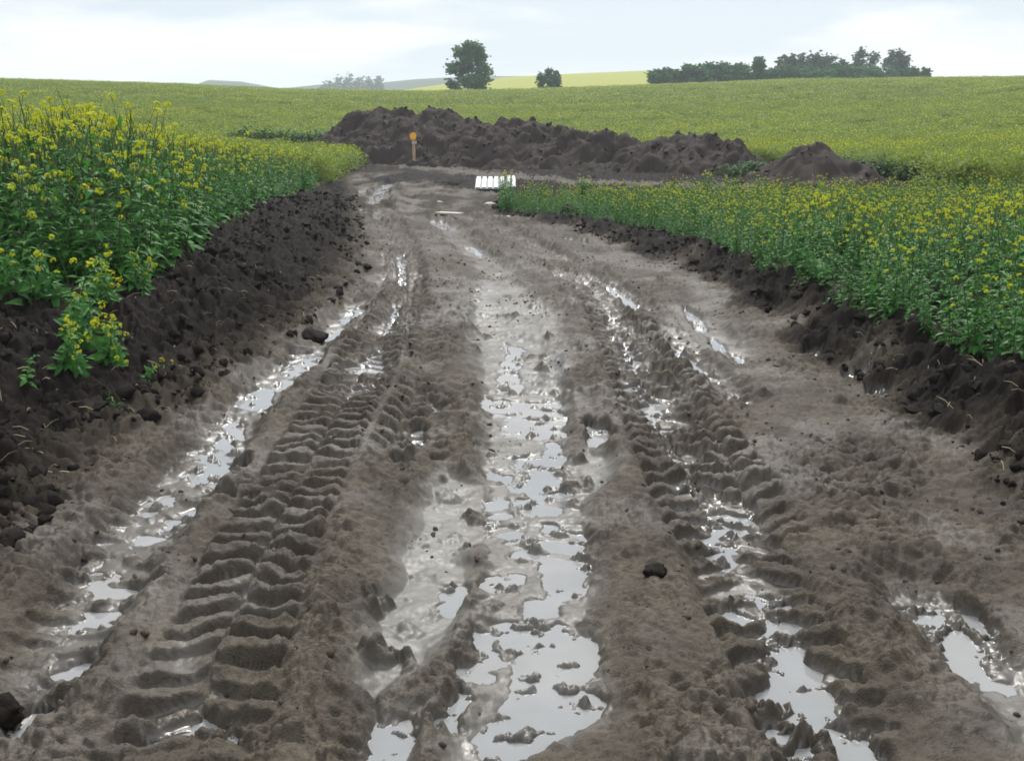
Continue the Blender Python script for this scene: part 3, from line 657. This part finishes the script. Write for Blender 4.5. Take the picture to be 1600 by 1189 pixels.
def clump(seed, wid, nl, nf, flower_low=.72):
    rnd = random.Random(seed); mb = MB()
    for i in range(nl):
        a = rnd.uniform(0, 6.283); rr = wid * math.sqrt(rnd.random()); z = rnd.uniform(.15, .95)
        leaf(mb, Vector((math.cos(a) * rr, math.sin(a) * rr, z)), Vector((rnd.uniform(-1, 1), rnd.uniform(-1, 1), rnd.uniform(-.2, .9))), Vector((0, 0, 1)), rnd.uniform(.09, .19), rnd.uniform(.045, .085), .6, rnd, 0, 2)
    for i in range(nf):
        a = rnd.uniform(0, 6.283); rr = wid * math.sqrt(rnd.random()); z = rnd.uniform(flower_low, 1.08); s = rnd.uniform(.014, .026)
        p = Vector((math.cos(a) * rr, math.sin(a) * rr, z))
        for k in range(2):
            q = Vector((rnd.uniform(-1, 1), rnd.uniform(-1, 1), rnd.uniform(.2, 1))).to_track_quat('Z', 'Y')
            mb.add([p + q @ Vector((x * s, y * s, 0)) for x, y in ((-1, -1), (1, -1), (1, 1), (-1, 1))], [(0, 1, 2, 3)], 1)
    return mb.mesh('rapeseed_clump', [M_FARLEAF, M_FLOWER])
C_FAR = proto_collection('rapeseed_clump_kind', [clump(300 + k, .55, 150, (14, 9, 4, 20, 10, 2)[k]) for k in range(6)])

def leafy_mesh(seed):
    st, fo, fl = rapeseed(seed, 1.0, 4, 20, 0.0)
    return joined([(0, st), (1, fo)], 'low_leaf', [M_STEM, M_LEAF])
rng = np.random.default_rng(5)
def fill(dens, d0, d1, hw):
    """random points in the viewing wedge between ground distances d0 and d1"""
    n = int(dens * hw * (d1 * d1 - d0 * d0)); r = np.sqrt(rng.uniform(d0 * d0, d1 * d1, n)); t = rng.uniform(-hw, hw, n)
    return r * np.sin(t), r * np.cos(t)
def crop_height(x, y):
    """how tall the crop stands: tall by the left bank, lower at the far tip of the strip beside the road"""
    hgt = np.where(x < 0, np.interp(y, [6, 10, 16, 26, 40], [1.28, 1.22, 1.02, .74, .66]), np.interp(y, [5, 8, 12, 17, 20, 24], [.84, .74, .52, .44, .50, .60]))
    return hgt
x, y = fill(21, 4.5, 24, .78); xe, ye = fill(26, 10, 20.5, .45); ke = (xe > -.3); x = np.concatenate([x, xe[ke]]); y = np.concatenate([y, ye[ke]])
ok = ~inpoly(x, y, NOCROP); x, y = x[ok], y[ok]
edge = polydist(x, y, NOCROP); z = bilerp_zs(x, y)
hh = crop_height(x, y) * (.76 + .32 * rng.random(len(x))) * (.72 + .28 * sst(0, .7, edge)) * (1 + .24 * pnoise(x * .8, y * .8, 7))
patch = pnoise(x * .55 + 4, y * .55, 77)
# how many heads: fewer low down at the front of the strip right of the road, some wholly green patches
pk = rng.choice(10, len(x), p=[.08, .08, .08, .10, .14, .10, .16, .12, .06, .08])
green = (patch > .28) | ((x > 0) & (edge < .45) & (rng.random(len(x)) < .6)) | ((x < 0) & (edge < .3) & (rng.random(len(x)) < .35))
pk = np.where(green, rng.choice([6, 7, 7, 4], len(x)), pk)
d = np.hypot(x, y); ang = np.abs(np.arctan2(x, y))
# the 300 that show largest: nearest to the road and to the camera
score = d + 1.6 * edge + np.where(ang > .50, 40, 0); top = np.argsort(score)[:300]
istop = np.zeros(len(x), bool); istop[top] = True
rot = np.stack([rng.normal(0, .07, len(x)), rng.normal(0, .07, len(x)), rng.uniform(0, 6.283, len(x))], 1)
for i in top:
    st, fo, fl = RSETS[pk[i]]
    left = x[i] < 0
    e = link('rapeseed_plant', None, loc=(x[i], y[i], z[i] - .01), rot=tuple(rot[i]), scale=float(hh[i]), cat='rapeseed plant',
             label='rapeseed plant at the front of the tall crop above the dark bank' if left else 'rapeseed plant in the front rows of the low crop strip beside the road',
             group='rapeseed plants above the dark bank' if left else 'rapeseed plants in the strip beside the road')
    link('stem', st, e); link('foliage', fo, e)
    for f in fl: link('flower_head', f, e)
m = ~istop
for nm, sel in (('rapeseed_crop', m & (x < 0)), ('rapeseed_crop', m & (x >= 0))):
    s3 = np.repeat(hh[sel][:, None], 3, 1)
    scatter(nm, np.stack([x[sel], y[sel], z[sel] - .01], 1), rot[sel], s3, pk[sel], C_NEAR)
# short leafy plants that close the foot of the crop
x, y = fill(60, 4.5, 22, .75); ok = ~inpoly(x, y, NOCROP); x, y = x[ok], y[ok]; ed = polydist(x, y, NOCROP); ok = ed < .55; x, y = x[ok], y[ok]; n = len(x)
w = crop_height(x, y) * rng.uniform(.25, .55, n)
scatter('low_leaves', np.stack([x, y, bilerp_zs(x, y) - .02], 1), np.stack([rng.normal(0, .2, n), rng.normal(0, .2, n), rng.uniform(0, 6.28, n)], 1), np.stack([w * 1.15, w * 1.15, w], 1), rng.integers(0, 4, n), proto_collection('low_leaf_kind', [leafy_mesh(900 + k) for k in range(4)]))
# farther crop, as clumps that run together
PX, PY, PZ, PR, PS, PK = [], [], [], [], [], []
for dens, d0, d1, sz in ((5.0, 23.5, 45, .72), (2.2, 44, 80, 1.0), (1.0, 79, 150, 1.45)):
    x, y = fill(dens, d0, d1, .58); ok = ~inpoly(x, y, NOCROP); x, y = x[ok], y[ok]
    zz = bilerp_zs(x, y); n = len(x)
    hs = crop_height(np.abs(x) * -1, y) * (.8 + .3 * rng.random(n))
    yel = pnoise(x * .06, y * .16, 41) + .5 * pnoise(x * .25, y * .5, 43)
    pick = np.where(yel > .30, rng.choice([0, 3, 3], n), np.where(yel > -.10, rng.choice([0, 1, 4], n), np.where(yel > -.42, rng.choice([1, 2, 4], n), rng.choice([2, 5, 5], n))))
    PX.append(x); PY.append(y); PZ.append(zz - .05); PK.append(pick)
    PR.append(np.stack([np.zeros(n), np.zeros(n), rng.uniform(0, 6.28, n)], 1)); w = sz * (.85 + .3 * rng.random(n)); PS.append(np.stack([w, w, hs], 1))
cat_ = np.concatenate
scatter('rapeseed_field', np.stack([cat_(PX), cat_(PY), cat_(PZ)], 1), cat_(PR), cat_(PS), cat_(PK), C_FAR)

# ------------------------------------------------------------------ spoil heaps
HEAPS = [
 ([(562, 177, 38.6), (578, 172, 38.6), (604, 164, 38.3), (626, 171, 38.0)], 'dark spoil heap behind the dark green weeds, beyond the marker stake', 1),
 ([(650, 176, 37.0), (672, 166, 37.0), (700, 170, 36.6), (735, 184, 36.2)], 'tall dark spoil heap with a broad crest, rising straight behind the yellow marker', 2),
 ([(762, 190, 34.8), (800, 181, 34.5), (830, 186, 34.2), (868, 197, 33.8)], 'dark spoil heap with a blunt peak above the white ribbed panels', 3),
 ([(905, 202, 33.2), (945, 203, 32.8), (985, 212, 32.4)], 'low flat-topped spoil heap in the middle of the long ridge', 4),
 ([(1030, 214, 31.0), (1062, 210, 31.0), (1096, 207, 30.8), (1132, 222, 30.4)], 'dark spoil heap at the end of the long ridge, weeds growing on its end', 5),
 ([(1205, 262, 24.6), (1245, 238, 24.4), (1273, 219, 24.2), (1300, 236, 24.0), (1338, 258, 23.8), (1376, 278, 23.6), (1402, 290, 23.5)], 'cone-shaped dark spoil heap standing apart behind the crop strip', 6),
]
def heap_mesh(name, peaks, seed, slope=.66, mat=M_HEAP, step=.055, amp=1.0):
    P = [at_depth(*p) for p in peaks]
    x0 = min(p.x for p in P) - 3.6; x1 = max(p.x for p in P) + 3.6; y0 = min(p.y for p in P) - 4.2; y1 = max(p.y for p in P) + 3.6
    gx = np.arange(x0, x1, step); gy = np.arange(y0, y1, step); GX, GY = np.meshgrid(gx, gy)
    wx = GX + .35 * fbm(GX * 1.1, GY * 1.1, 3, seed) ; wy = GY + .35 * fbm(GX * 1.1, GY * 1.1, 3, seed + 3)
    hgt = np.full(GX.shape, -9.)
    g = land(GX, GY)[0]
    for i, p in enumerate(P):
        pts_ = [p] if i == len(P) - 1 else [p.lerp(P[i + 1], t) for t in (0, .33, .66)]
        for k, q in enumerate(pts_):
            sag = 0 if k == 0 else -.20
            hgt = np.maximum(hgt, q.z + sag - slope * (np.sqrt((wx - q.x) ** 2 + ((wy - q.y) * .9) ** 2 + .04) - .2))
    f1, f2, idn = worley(GX * 2.6 + .3 * pnoise(GX * 3, GY * 3, 3), GY * 2.6, seed)
    ridges = 1 - np.abs(pnoise(GX * 1.6 + GY * .25, GY * .55, seed + 8))
    rel = .20 * fbm(GX * 1.0, GY * 1.0, 4, seed + 5) + .06 * (np.clip(f2 - f1, 0, .5) * 2) ** .6 * idn + .05 * fbm(GX * 5, GY * 5, 3, seed + 6) + .20 * (ridges - .75)
    hgt = hgt + amp * rel * sst(-.3, .3, hgt - g) - .05
    top = np.maximum(hgt, g - .25)
    keep = hgt > g - .22
    ny, nx = GX.shape; ix = np.arange(nx * ny).reshape(ny, nx)
    k4 = keep[:-1, :-1] | keep[1:, :-1] | keep[:-1, 1:] | keep[1:, 1:]
    q = np.stack([ix[:-1, :-1], ix[:-1, 1:], ix[1:, 1:], ix[1:, :-1]], -1)[k4]
    u, inv = np.unique(q, return_inverse=True); VV = np.stack([GX.ravel(), GY.ravel(), top.ravel()], 1)[u]
    c = VV.mean(0); c[2] = VV[:, 2].min(); 
    return mesh_np(name, VV - c, inv.reshape(-1, 4), mat, True), Vector(c), VV
heap_pts = []
for peaks, lab, sd in HEAPS:
    me, c, VV = heap_mesh('spoil_heap', peaks, sd * 13, .70 if sd == 6 else .66, amp=.55 if sd == 6 else .85)
    link('spoil_heap', me, loc=c, label=lab, cat='spoil heap', group='heaps of dug soil')
    heap_pts.append(VV)
me, c, VV = heap_mesh('soil_mound', [(672, 284, 25.4), (690, 282, 25.4), (705, 285, 25.3)], 99, .55, M_DARK, .04, .35)
link('soil_mound', me, loc=c, label='small black mound of soil on the track, in front of the marker stake', cat='soil mound')

# ------------------------------------------------------------------ clods
def clod_mesh(seed, mat, sub=2):
    import bmesh
    bm = bmesh.new(); bmesh.ops.create_icosphere(bm, subdivisions=sub, radius=1.0); rnd = random.Random(seed)
    from mathutils import noise
    off = Vector((rnd.uniform(0, 50), rnd.uniform(0, 50), rnd.uniform(0, 50))); sx, sy, sz = rnd.uniform(.8, 1.25), rnd.uniform(.7, 1.1), rnd.uniform(.5, .8)
    for v in bm.verts:
        n = noise.noise(v.co * 1.1 + off) * .55 + noise.noise(v.co * 2.7 + off) * .34 + noise.noise(v.co * 6.0 + off) * .2
        v.co = v.co * (1 + n); v.co = Vector((v.co.x * sx, v.co.y * sy, v.co.z * sz))
    me = bpy.data.meshes.new('clod'); bm.to_mesh(me); bm.free(); me.materials.append(mat)
    me.polygons.foreach_set('use_smooth', [sub > 1] * len(me.polygons)); return me
C_DCL = proto_collection('soil_clod_kind', [clod_mesh(s, M_DARK, 1 if s < 4 else 2) for s in range(7)])
C_MCL = proto_collection('mud_clod_kind', [clod_mesh(s + 20, M_CLOD) for s in range(6)])
C_HCL = proto_collection('heap_clod_kind', [clod_mesh(s + 40, M_HEAP) for s in range(6)])
def scatter_clods(name, xy, size, coll, nk, zoff=.1):
    x, y = xy; n = len(x); z = bilerp_zs(x, y) + size * zoff
    scatter(name, np.stack([x, y, z], 1), rng.uniform(0, 6.28, (n, 3)) * np.array([.15, .15, 1]), np.repeat(size[:, None], 3, 1), rng.integers(0, nk, n), coll)
x, y = fill(760, 2.0, 21, .70); DLq = xfun(L1, y) - x; DRq = x - xfun(R1, y)
ok = (((DLq > .05) | (DRq > -.02)) & inpoly(x, y, NOCROP)) & (rng.random(len(x)) < np.clip(.3 + .9 * pnoise(x * 1.3, y * 1.3, 9), .08, 1))
x, y = x[ok], y[ok]; size = .006 + .052 * rng.random(len(x)) ** 6
scatter_clods('soil_clods', (x, y), size, C_DCL, 7, -.12)
x, y = fill(300, 2.2, 14, .52); DLq = xfun(L1, y) - x; DRq = x - xfun(R1, y)
ok = (DLq < .15) & (DRq < .1) & (rng.random(len(x)) < np.clip(.18 + .7 * pnoise(x * 2.1, y * 2.1, 19), .02, 1)) & (bilerp_zs(x, y) > WL + .012)
x, y = x[ok], y[ok]; size = .0035 + .014 * rng.random(len(x)) ** 3.5
scatter_clods('mud_crumbs', (x, y), size, C_MCL, 6, -.05)
hx = np.concatenate(heap_pts); hx = hx[hx[:, 1] < 40]; sel = rng.choice(len(hx), 4500, replace=False); hx = hx[sel]; n = len(hx); size = .016 + .075 * rng.random(n) ** 4.5
scatter('heap_clods', hx, rng.uniform(0, 6.28, (n, 3)), np.repeat(size[:, None], 3, 1), rng.integers(0, 6, n), C_HCL)
for px, py, zz, s, lab in ((572, 424, .03, .065, 'dark clod of soil on the road edge below the bank, the farther of two'), (489, 527, .04, .085, 'dark clod of soil on the road edge below the bank, the nearer of two'),
                          (6, 1112, .03, .060, 'black clod beside the brown water in the bottom corner'), (1024, 912, .03, .040, 'dark flat clod on the smooth pale mud beside the rut'), (893, 333, .16, .16, 'dark clod standing up against the edge of the low crop strip')):
    X_, Y_ = unproj(px, py, zz)
    link('soil_clod', clod_mesh(int(px), M_DARK, 3), loc=(X_, Y_, bilerp_z(X_, Y_) + s * .25), scale=s, rot=(.2, .1, px), label=lab, cat='clod')

# ------------------------------------------------------------------ marker stake and white panels
x, y = unproj(647, 263, 0.0); gz = bilerp_z(x, y)
e = link('marker_stake', None, loc=(x, y, gz), label='wooden marker stake with a small yellow-orange sign, stuck in mud before the heaps', cat='marker stake')
k = y / FPX * 1.02
mb = MB(); mb.tube([(0, 0, -.2), (.01, 0, .5), (.0, 0, 42 * k)], [.055, .052, .05], 8); link('post', mb.mesh('post', M_WOOD), e)
mb = MB(); mb.tube([(0, -.07, 45.0 * k), (0, -.095, 45.0 * k)], [5.0 * k, 5.0 * k], 20); mb.add([(5.0 * k * math.cos(t / 20 * 6.2832), -.07, 45 * k + 5.0 * k * math.sin(t / 20 * 6.2832)) for t in range(20)], [tuple(range(20))])
sg = link('sign_plate', mb.mesh('sign_plate', M_SIGN), e)
mb = MB(); mb.box((0, -.075, 40.0 * k), (8.5 * k, .02, 2.0 * k)); link('lower_plate', mb.mesh('lower_plate', M_ORANGE), e)
mb = MB(); mb.box((.03, -.06, 35.5 * k), (.16, .02, .09)); link('tag', mb.mesh('tag', M_STONE), e)
def ribbed_panel(px0, px1, pyb, lab, n):
    x0, y0 = unproj(px0, pyb, 0.0); x1, y1 = unproj(px1, pyb, 0.0); gz = bilerp_z((x0 + x1) / 2, y0); w = x1 - x0
    e = link('ribbed_panel', None, loc=((x0 + x1) / 2, y0, gz - .02), label=lab, cat='panel', group='white panels by the track')
    kk = y0 / FPX; rot = Matrix.Rotation(R(13), 3, 'X')
    mb = MB(); mb.box((0, .46, 4.0 * kk * .5), (w * .98, .88, 4.0 * kk + .03)); link('base', mb.mesh('base', M_BLACK), e)
    ln = 16.5 * kk / math.sin(R(17)); c = Vector((0, .02, 5 * kk + .03))
    for i in range(n):
        bw = w / n; mb = MB(); mb.box(c + rot @ Vector((-w / 2 + bw * (i + .5), ln / 2, .0)), (bw * .66, ln, .045), 0, rot)
        link('slat', mb.mesh('slat', M_WHITE), e)
    mb = MB(); mb.box(c + rot @ Vector((0, ln / 2, -.035)), (w, ln * .96, .035), 0, rot); link('backing', mb.mesh('backing', plain('grey_backing', (.16, .18, .19, 1), .6)), e)
    return e
ribbed_panel(742, 789, 305, 'white ribbed panel propped on a dark base at the tip of the crop strip', 5)
ribbed_panel(791, 806, 304, 'white ribbed panel mostly hidden behind the tip of the crop strip', 2)
# pale scrap board lying in the wet track
x, y = unproj(702, 341, .03); mb = MB(); mb.box((0, 0, 0), (.52, .16, .03)); 
link('scrap_board', mb.mesh('scrap_board', M_STONE), loc=(x, y, bilerp_z(x, y) + .004), rot=(.02, -.02, R(-38)), label='pale flat board lying in the wet track', cat='board')
for px, py, s, lab in ((687, 320, .07, 'pale round stone on the track below the black soil mound'), (793, 347, .05, 'small pale stone at the corner of the crop strip'), (765, 325, .12, 'flat tan slab of clay in front of the white ribbed panel')):
    x, y = unproj(px, py, .02); link('stone', clod_mesh(int(px) + 7, M_STONE), loc=(x, y, bilerp_z(x, y) + s * .2), scale=(s, s, s * .7), label=lab, cat='stone')

# ------------------------------------------------------------------ loose plants on the bank and litter
def loose_plant(px, py, zg, H, lean, lab, seed, heads=.9, n=1, cat='rapeseed plant', mats=None):
    x, y = unproj(px, py, zg); e = link('bank_plant', None, loc=(x, y, bilerp_z(x, y)), rot=(lean[0], lean[1], 0), scale=H / .52, label=lab, cat=cat)
    for k in range(n):
        st, fo, fl = rapeseed(seed + k, .75 * (1 - .10 * k), 4 + k % 3, 17, heads); a = k * 2.1
        off = Vector((.13 * math.cos(a) * (k > 0), .13 * math.sin(a) * (k > 0), 0)); ro = (math.cos(a) * .3 * (k > 0), math.sin(a) * .3 * (k > 0), a)
        link('stem', st.mesh('stem', M_STEM), e, loc=off, rot=ro); link('foliage', fo.mesh('foliage', M_LEAF), e, loc=off, rot=ro)
        for f in fl: link('flower_head', f.mesh('flower_head', M_FLOWER), e, loc=off, rot=ro)
loose_plant(118, 545, .30, .42, (.45, .55), 'leafy flowering plant hanging over the dark bank, below the tall crop', 501, .5, 7)
loose_plant(168, 565, .27, .26, (.5, .6), 'low flowering plant on the dark bank, beside the hanging plant', 511, .5, 5)
loose_plant(30, 470, .34, .32, (.6, .2), 'leafy plant without flowers at the top of the dark bank', 521, 0, 2)
loose_plant(45, 625, .22, .16, (.2, .3), 'small pale-stemmed sprig on the bank by the edge of the picture', 531, 0, 1, 'sprig')
loose_plant(215, 600, .14, .20, (.3, .9), 'sprig with yellow-green leaves bent over the hollow in the bank', 541, .2, 1, 'sprig')
loose_plant(195, 655, .1, .14, (.2, -.5), 'thin green sprig at the foot of the bank, below the bent sprig', 551, 0, 1, 'sprig')
for k_, (px, py, zz, H_, hd_, ln_, lab) in enumerate((
  (20, 500, .36, .34, .3, (.4, .2), 'leafy plant spilling down the bank right at the edge of the picture'), (70, 505, .35, .36, .3, (.4, .35), 'leafy plant spilling down the bank between the crop and the hanging plant'),
  (160, 500, .34, .30, .6, (.45, .5), 'flowering plant just under the crop edge, above the hanging plant'), (215, 480, .32, .26, .3, (.3, .5), 'short leafy plant at the corner where the crop meets the bare bank'),
  (110, 590, .26, .22, .5, (.4, .5), 'small flowering plant below the hanging plant'))):
    loose_plant(px, py, zz, H_, ln_, lab, 600 + k_ * 10, hd_, 5)
mb = MB(); rnd = random.Random(8)
for i in range(420):
    px = rnd.uniform(0, 560) if i % 3 else rnd.uniform(1200, 1600); py = rnd.uniform(370, 720) if i % 3 else rnd.uniform(470, 720)
    x, y = unproj(px, py, .2); dlx = xfun(L1, y) - x; drx = x - xfun(R1, y)
    if (dlx < .1 and drx < .05) or not inpoly(np.array([x]), np.array([y]), NOCROP)[0]: continue
    z = bilerp_z(x, y); a = rnd.uniform(0, 6.28); ln = rnd.uniform(.03, .11); w = rnd.uniform(.0012, .003)
    p = Vector((x, y, z + .012)); d_ = Vector((math.cos(a), math.sin(a), rnd.uniform(-.1, .5))) * ln
    mb.tube([p, p + d_ * .5 + Vector((0, 0, .01)), p + d_], [w, w, w * .6], 3)
link('straw_litter', mb.mesh('straw_litter', M_STRAW), kind='stuff')
# weeds along the back of the heaps
def weed_mesh(seed, n=150):
    rnd = random.Random(seed); mb = MB()
    for i in range(n):
        a = rnd.uniform(0, 6.283); rr = .55 * math.sqrt(rnd.random()); z = rnd.uniform(.02, 1) * (1 - rr * .7)
        leaf(mb, Vector((math.cos(a) * rr, math.sin(a) * rr, z)), Vector((rnd.uniform(-1, 1), rnd.uniform(-1, 1), rnd.uniform(0, 1))), Vector((0, 0, 1)), rnd.uniform(.12, .28), rnd.uniform(.06, .12), .7, rnd, 0, 2)
    return mb.mesh('weed', [M_WEED])
C_WEED = proto_collection('weed_kind', [weed_mesh(700 + k) for k in range(4)])
def weeds(name, line, n, spread, h0, h1):
    P = []; S = []
    for i in range(n):
        t = rng.random() * (len(line) - 1); k = min(int(t), len(line) - 2); f = t - k
        x = line[k][0] * (1 - f) + line[k + 1][0] * f + rng.normal(0, spread); y = line[k][1] * (1 - f) + line[k + 1][1] * f + rng.normal(0, spread)
        P.append((x, y, bilerp_z(x, y) - .03)); s = rng.uniform(h0, h1); S.append((s * 1.3, s * 1.3, s))
    scatter(name, P, [(0, 0, v) for v in rng.uniform(0, 6.28, n)], S, rng.integers(0, 4, n), C_WEED)
weeds('weeds', [(-11.5, 42.4), (-8, 42.9), (-6.2, 42.8)], 70, .35, .5, .95)
weeds('weeds', [(-6.2, 39.5), (-5.4, 37.6), (-4.9, 36.2)], 36, .35, .4, .7)
weeds('weeds', [(6.2, 28.2), (6.7, 28.6), (7.6, 29.6)], 14, .2, .3, .5)
weeds('weeds', [(9.3, 29.5), (10.2, 27.5), (10.7, 25.5), (10.4, 23.6), (9.7, 22.2)], 80, .3, .35, .6)

# ------------------------------------------------------------------ trees
def tree(name, label, px, pyb, dist, hpx, wpx, seed, mat=M_TREE, lobes=None, leaf_s=.16, n=1500, trunk=True, group=None, base_frac=0.0, gaps=0.0, cat='tree'):
    rnd = random.Random(seed); k = dist / FPX; Hh, Wd = hpx * k, wpx * k
    y = dist; x = at_depth(px, pyb, dist).x; zg = bilerp_z(x, y) - .1; Hh = at_depth(px, pyb - hpx, dist).z - zg
    e = link(name, None, loc=(x, y, zg), label=label, cat=cat, group=group)
    mb = MB(); 
    stems = 1 if trunk else 4; tips = []
    for s in range(stems):
        a = rnd.uniform(0, 6.28); b0 = Vector((rnd.uniform(-.1, .1) * Wd * (not trunk), rnd.uniform(-.1, .1) * Wd * (not trunk), -.4)); tp = Vector((math.cos(a) * Wd * .12, math.sin(a) * Wd * .1, Hh * .82))
        mid = b0.lerp(tp, .5) + Vector((rnd.uniform(-.05, .05) * Wd, 0, 0)); r0 = .022 * Hh + .03
        mb.tube([b0, mid, tp], [r0, r0 * .6, r0 * .15], 7)
        for q in range(7):
            t = rnd.uniform(.2, .85); o = b0.lerp(mid, t * 2) if t < .5 else mid.lerp(tp, t * 2 - 1); a2 = rnd.uniform(0, 6.28); l = Wd * rnd.uniform(.22, .42) * (1.15 - t * .6)
            p2 = o + Vector((math.cos(a2) * l, math.sin(a2) * l, l * rnd.uniform(.3, .8))); mb.tube([o, o.lerp(p2, .5) + Vector((0, 0, l * .06)), p2], [r0 * .35, r0 * .2, r0 * .06], 5)
    link('trunk', mb.mesh('trunk', M_BARK, True), e)
    # crown: leaf sprays gathered round many small centres
    if lobes is None: lobes = [(0, .5, .5, .5)]
    cen = []
    tot = sum(l[2] * l[3] for l in lobes)
    for lx, lz, lw, lh in lobes:
        m_ = max(5, int(80 * lw * lh / tot))
        for i in range(m_):
            a = rnd.uniform(0, 6.28); u = rnd.uniform(-1, 1); rr = rnd.uniform(.55, 1.0) ; s = math.sqrt(1 - u * u)
            cen.append((Vector((lx * Wd + math.cos(a) * s * lw * .5 * Wd * rr, math.sin(a) * s * lw * .5 * Wd * rr, lz * Hh + u * lh * .5 * Hh * rr)), rnd.uniform(.07, .13) * (Wd + Hh) * .5))
    vs = np.zeros((n * 4, 3)); i = 0
    while i < n:
        c, rad = rnd.choice(cen); p = c + Vector((rnd.gauss(0, 1), rnd.gauss(0, 1), rnd.gauss(0, .85))) * rad * .50
        if p.z < base_frac * Hh: p.z = base_frac * Hh + rnd.random() * .1 * Hh
        q = Vector((rnd.uniform(-1, 1), rnd.uniform(-1, 1), rnd.uniform(-.3, 1))).to_track_quat('Z', 'Y'); s = leaf_s * rnd.uniform(.6, 1.35)
        for c4, (ax, ay) in enumerate(((-1, -.1), (0, -.55), (1, .1), (0, .55))): vs[i * 4 + c4] = p + q @ Vector((ax * s, ay * s, 0))
        i += 1
    link('crown', mesh_np('crown', vs, np.arange(n * 4).reshape(-1, 4), mat, False), e)
    return e
tree('field_tree', 'lone bushy tree with a pointed crown on the skyline of the field', 731, 134, 136, 68, 66, 1, lobes=[(0, .20, .98, .36), (-.28, .48, .42, .34), (.30, .48, .40, .40), (-.08, .62, .40, .34), (.24, .72, .42, .3), (-.18, .80, .36, .22), (.02, .90, .22, .2), (.18, .88, .18, .16)], leaf_s=.23, n=5600)
tree('bush', 'small round bush on the skyline beside the lone tree', 858, 131, 136, 27, 38, 2, lobes=[(0, .38, .95, .72), (.02, .82, .3, .3), (-.3, .6, .3, .4), (.32, .6, .3, .45)], leaf_s=.18, n=1700, trunk=False, cat='bush')
G = 'trees and bushes of the hedge on the skyline'
for (px, pyb, d, hp, wp, sd, lab, mt, lb, n, tr) in (
  (1030, 126, 150, 24, 38, 11, 'lowest rounded bush at the end of the hedge nearest the lone tree', M_TREE, None, 1200, False),
  (1052, 126, 152, 24, 40, 12, 'low dark bush second from the end of the skyline hedge', M_TREE, None, 1100, False),
  (1085, 125, 150, 31, 50, 13, 'broad dark bush at the start of the tall part of the skyline hedge', M_TREE, None, 2000, False),
  (1118, 124, 152, 33, 46, 14, 'broad dark bush with the flat highest top in the dark part of the hedge', M_TREE, None, 2000, False),
  (1152, 123, 150, 28, 46, 15, 'dark bush beside the small upright tree in the hedge', M_TREE, None, 1800, False),
  (1184, 122, 151, 32, 30, 16, 'small upright dark tree poking out of the hedge', M_TREE, [(0, .35, .9, .6), (0, .78, .6, .42)], 1500, True),
  (1206, 121, 153, 24, 44, 17, 'low bush in the dip of the hedge', M_TREE, None, 1100, False),
  (1240, 119, 175, 44, 54, 18, 'grey-green domed tree, first of the far trees behind the hedge', M_TREE2, None, 2000, True),
  (1280, 118, 176, 42, 60, 19, 'grey-green domed tree in the middle of the far trees behind the hedge', M_TREE2, None, 2000, True),
  (1312, 118, 177, 32, 44, 20, 'grey-green tree with a sloping top behind the low hedge bushes', M_TREE2, None, 1500, True),
  (1232, 119, 152, 22, 40, 21, 'low bush in front of the first domed tree', M_TREE, None, 1200, False),
  (1272, 118, 152, 20, 60, 22, 'low wide bush in front of the middle domed tree', M_TREE, None, 1200, False),
  (1325, 117, 153, 20, 60, 23, 'low wide bush between the domed trees and the tall thin tree', M_TREE, None, 1200, False),
  (1352, 117, 175, 47, 40, 24, 'tall thin tree with a see-through crown of two heads', M_TREE2, [(-.22, .68, .42, .5), (.25, .72, .40, .3), (.3, .42, .5, .3), (-.1, .2, .9, .35)], 800, True),
  (1400, 115, 180, 38, 48, 25, 'round-topped grey-green tree beside the tall thin tree', M_TREE2, [(0, .42, 1, .8), (-.05, .75, .6, .45)], 2000, True),
  (1372, 116, 154, 20, 60, 26, 'low bush at the foot of the round-topped tree', M_TREE, None, 900, False),
  (1424, 115, 154, 18, 36, 27, 'low dark bush past the round-topped tree', M_TREE, None, 800, False),
  (1446, 113, 152, 14, 14, 28, 'tiny lone bush past the end of the hedge', M_TREE, None, 500, False)):
    tree('hedge_tree' if tr else 'hedge_bush', lab, px, pyb + 3, d, hp + 3, wp, sd, mt, lb or [(0, .40, 1.0, .78), (-.15, .62, .6, .5), (.18, .6, .5, .48)], .24 if d < 170 else .30, int(n * 1.8), tr, G, cat='tree' if tr else 'bush')
G2 = 'trees of the distant row'
for i, (px, hp, wp, lab) in enumerate(((510, 9, 22, 'first low tree of the hazy distant row'), (531, 17, 24, 'second tree of the hazy distant row, taller than the first'), (545, 19, 20, 'tallest tree of the hazy distant row'), (562, 17, 18, 'tree after the tallest in the hazy distant row'),
      (576, 12, 18, 'small tree with a gap beside it in the hazy distant row'), (592, 15, 14, 'last separate tree of the hazy distant row'))):
    tree('distant_tree', lab, px, 131, 520, hp + 4, wp, 60 + i, M_TREE2, [(0, .5, 1, .7)], .75, 500, True, G2)

# ------------------------------------------------------------------ the air
hm = bpy.data.materials.new('thin_haze'); hm.use_nodes = True; t = hm.node_tree; t.nodes.clear()
pv = t.nodes.new('ShaderNodeVolumePrincipled'); oo = t.nodes.new('ShaderNodeOutputMaterial'); t.links.new(pv.outputs[0], oo.inputs['Volume'])
pv.inputs['Color'].default_value = (.86, .92, 1.0, 1); pv.inputs['Density'].default_value = HAZE; pv.inputs['Anisotropy'].default_value = .2
mb = MB(); mb.box((0, 900, 20), (3600, 4400, 70)); link('haze', mb.mesh('haze', hm), kind='stuff')
scene.cycles.volume_bounces = 1
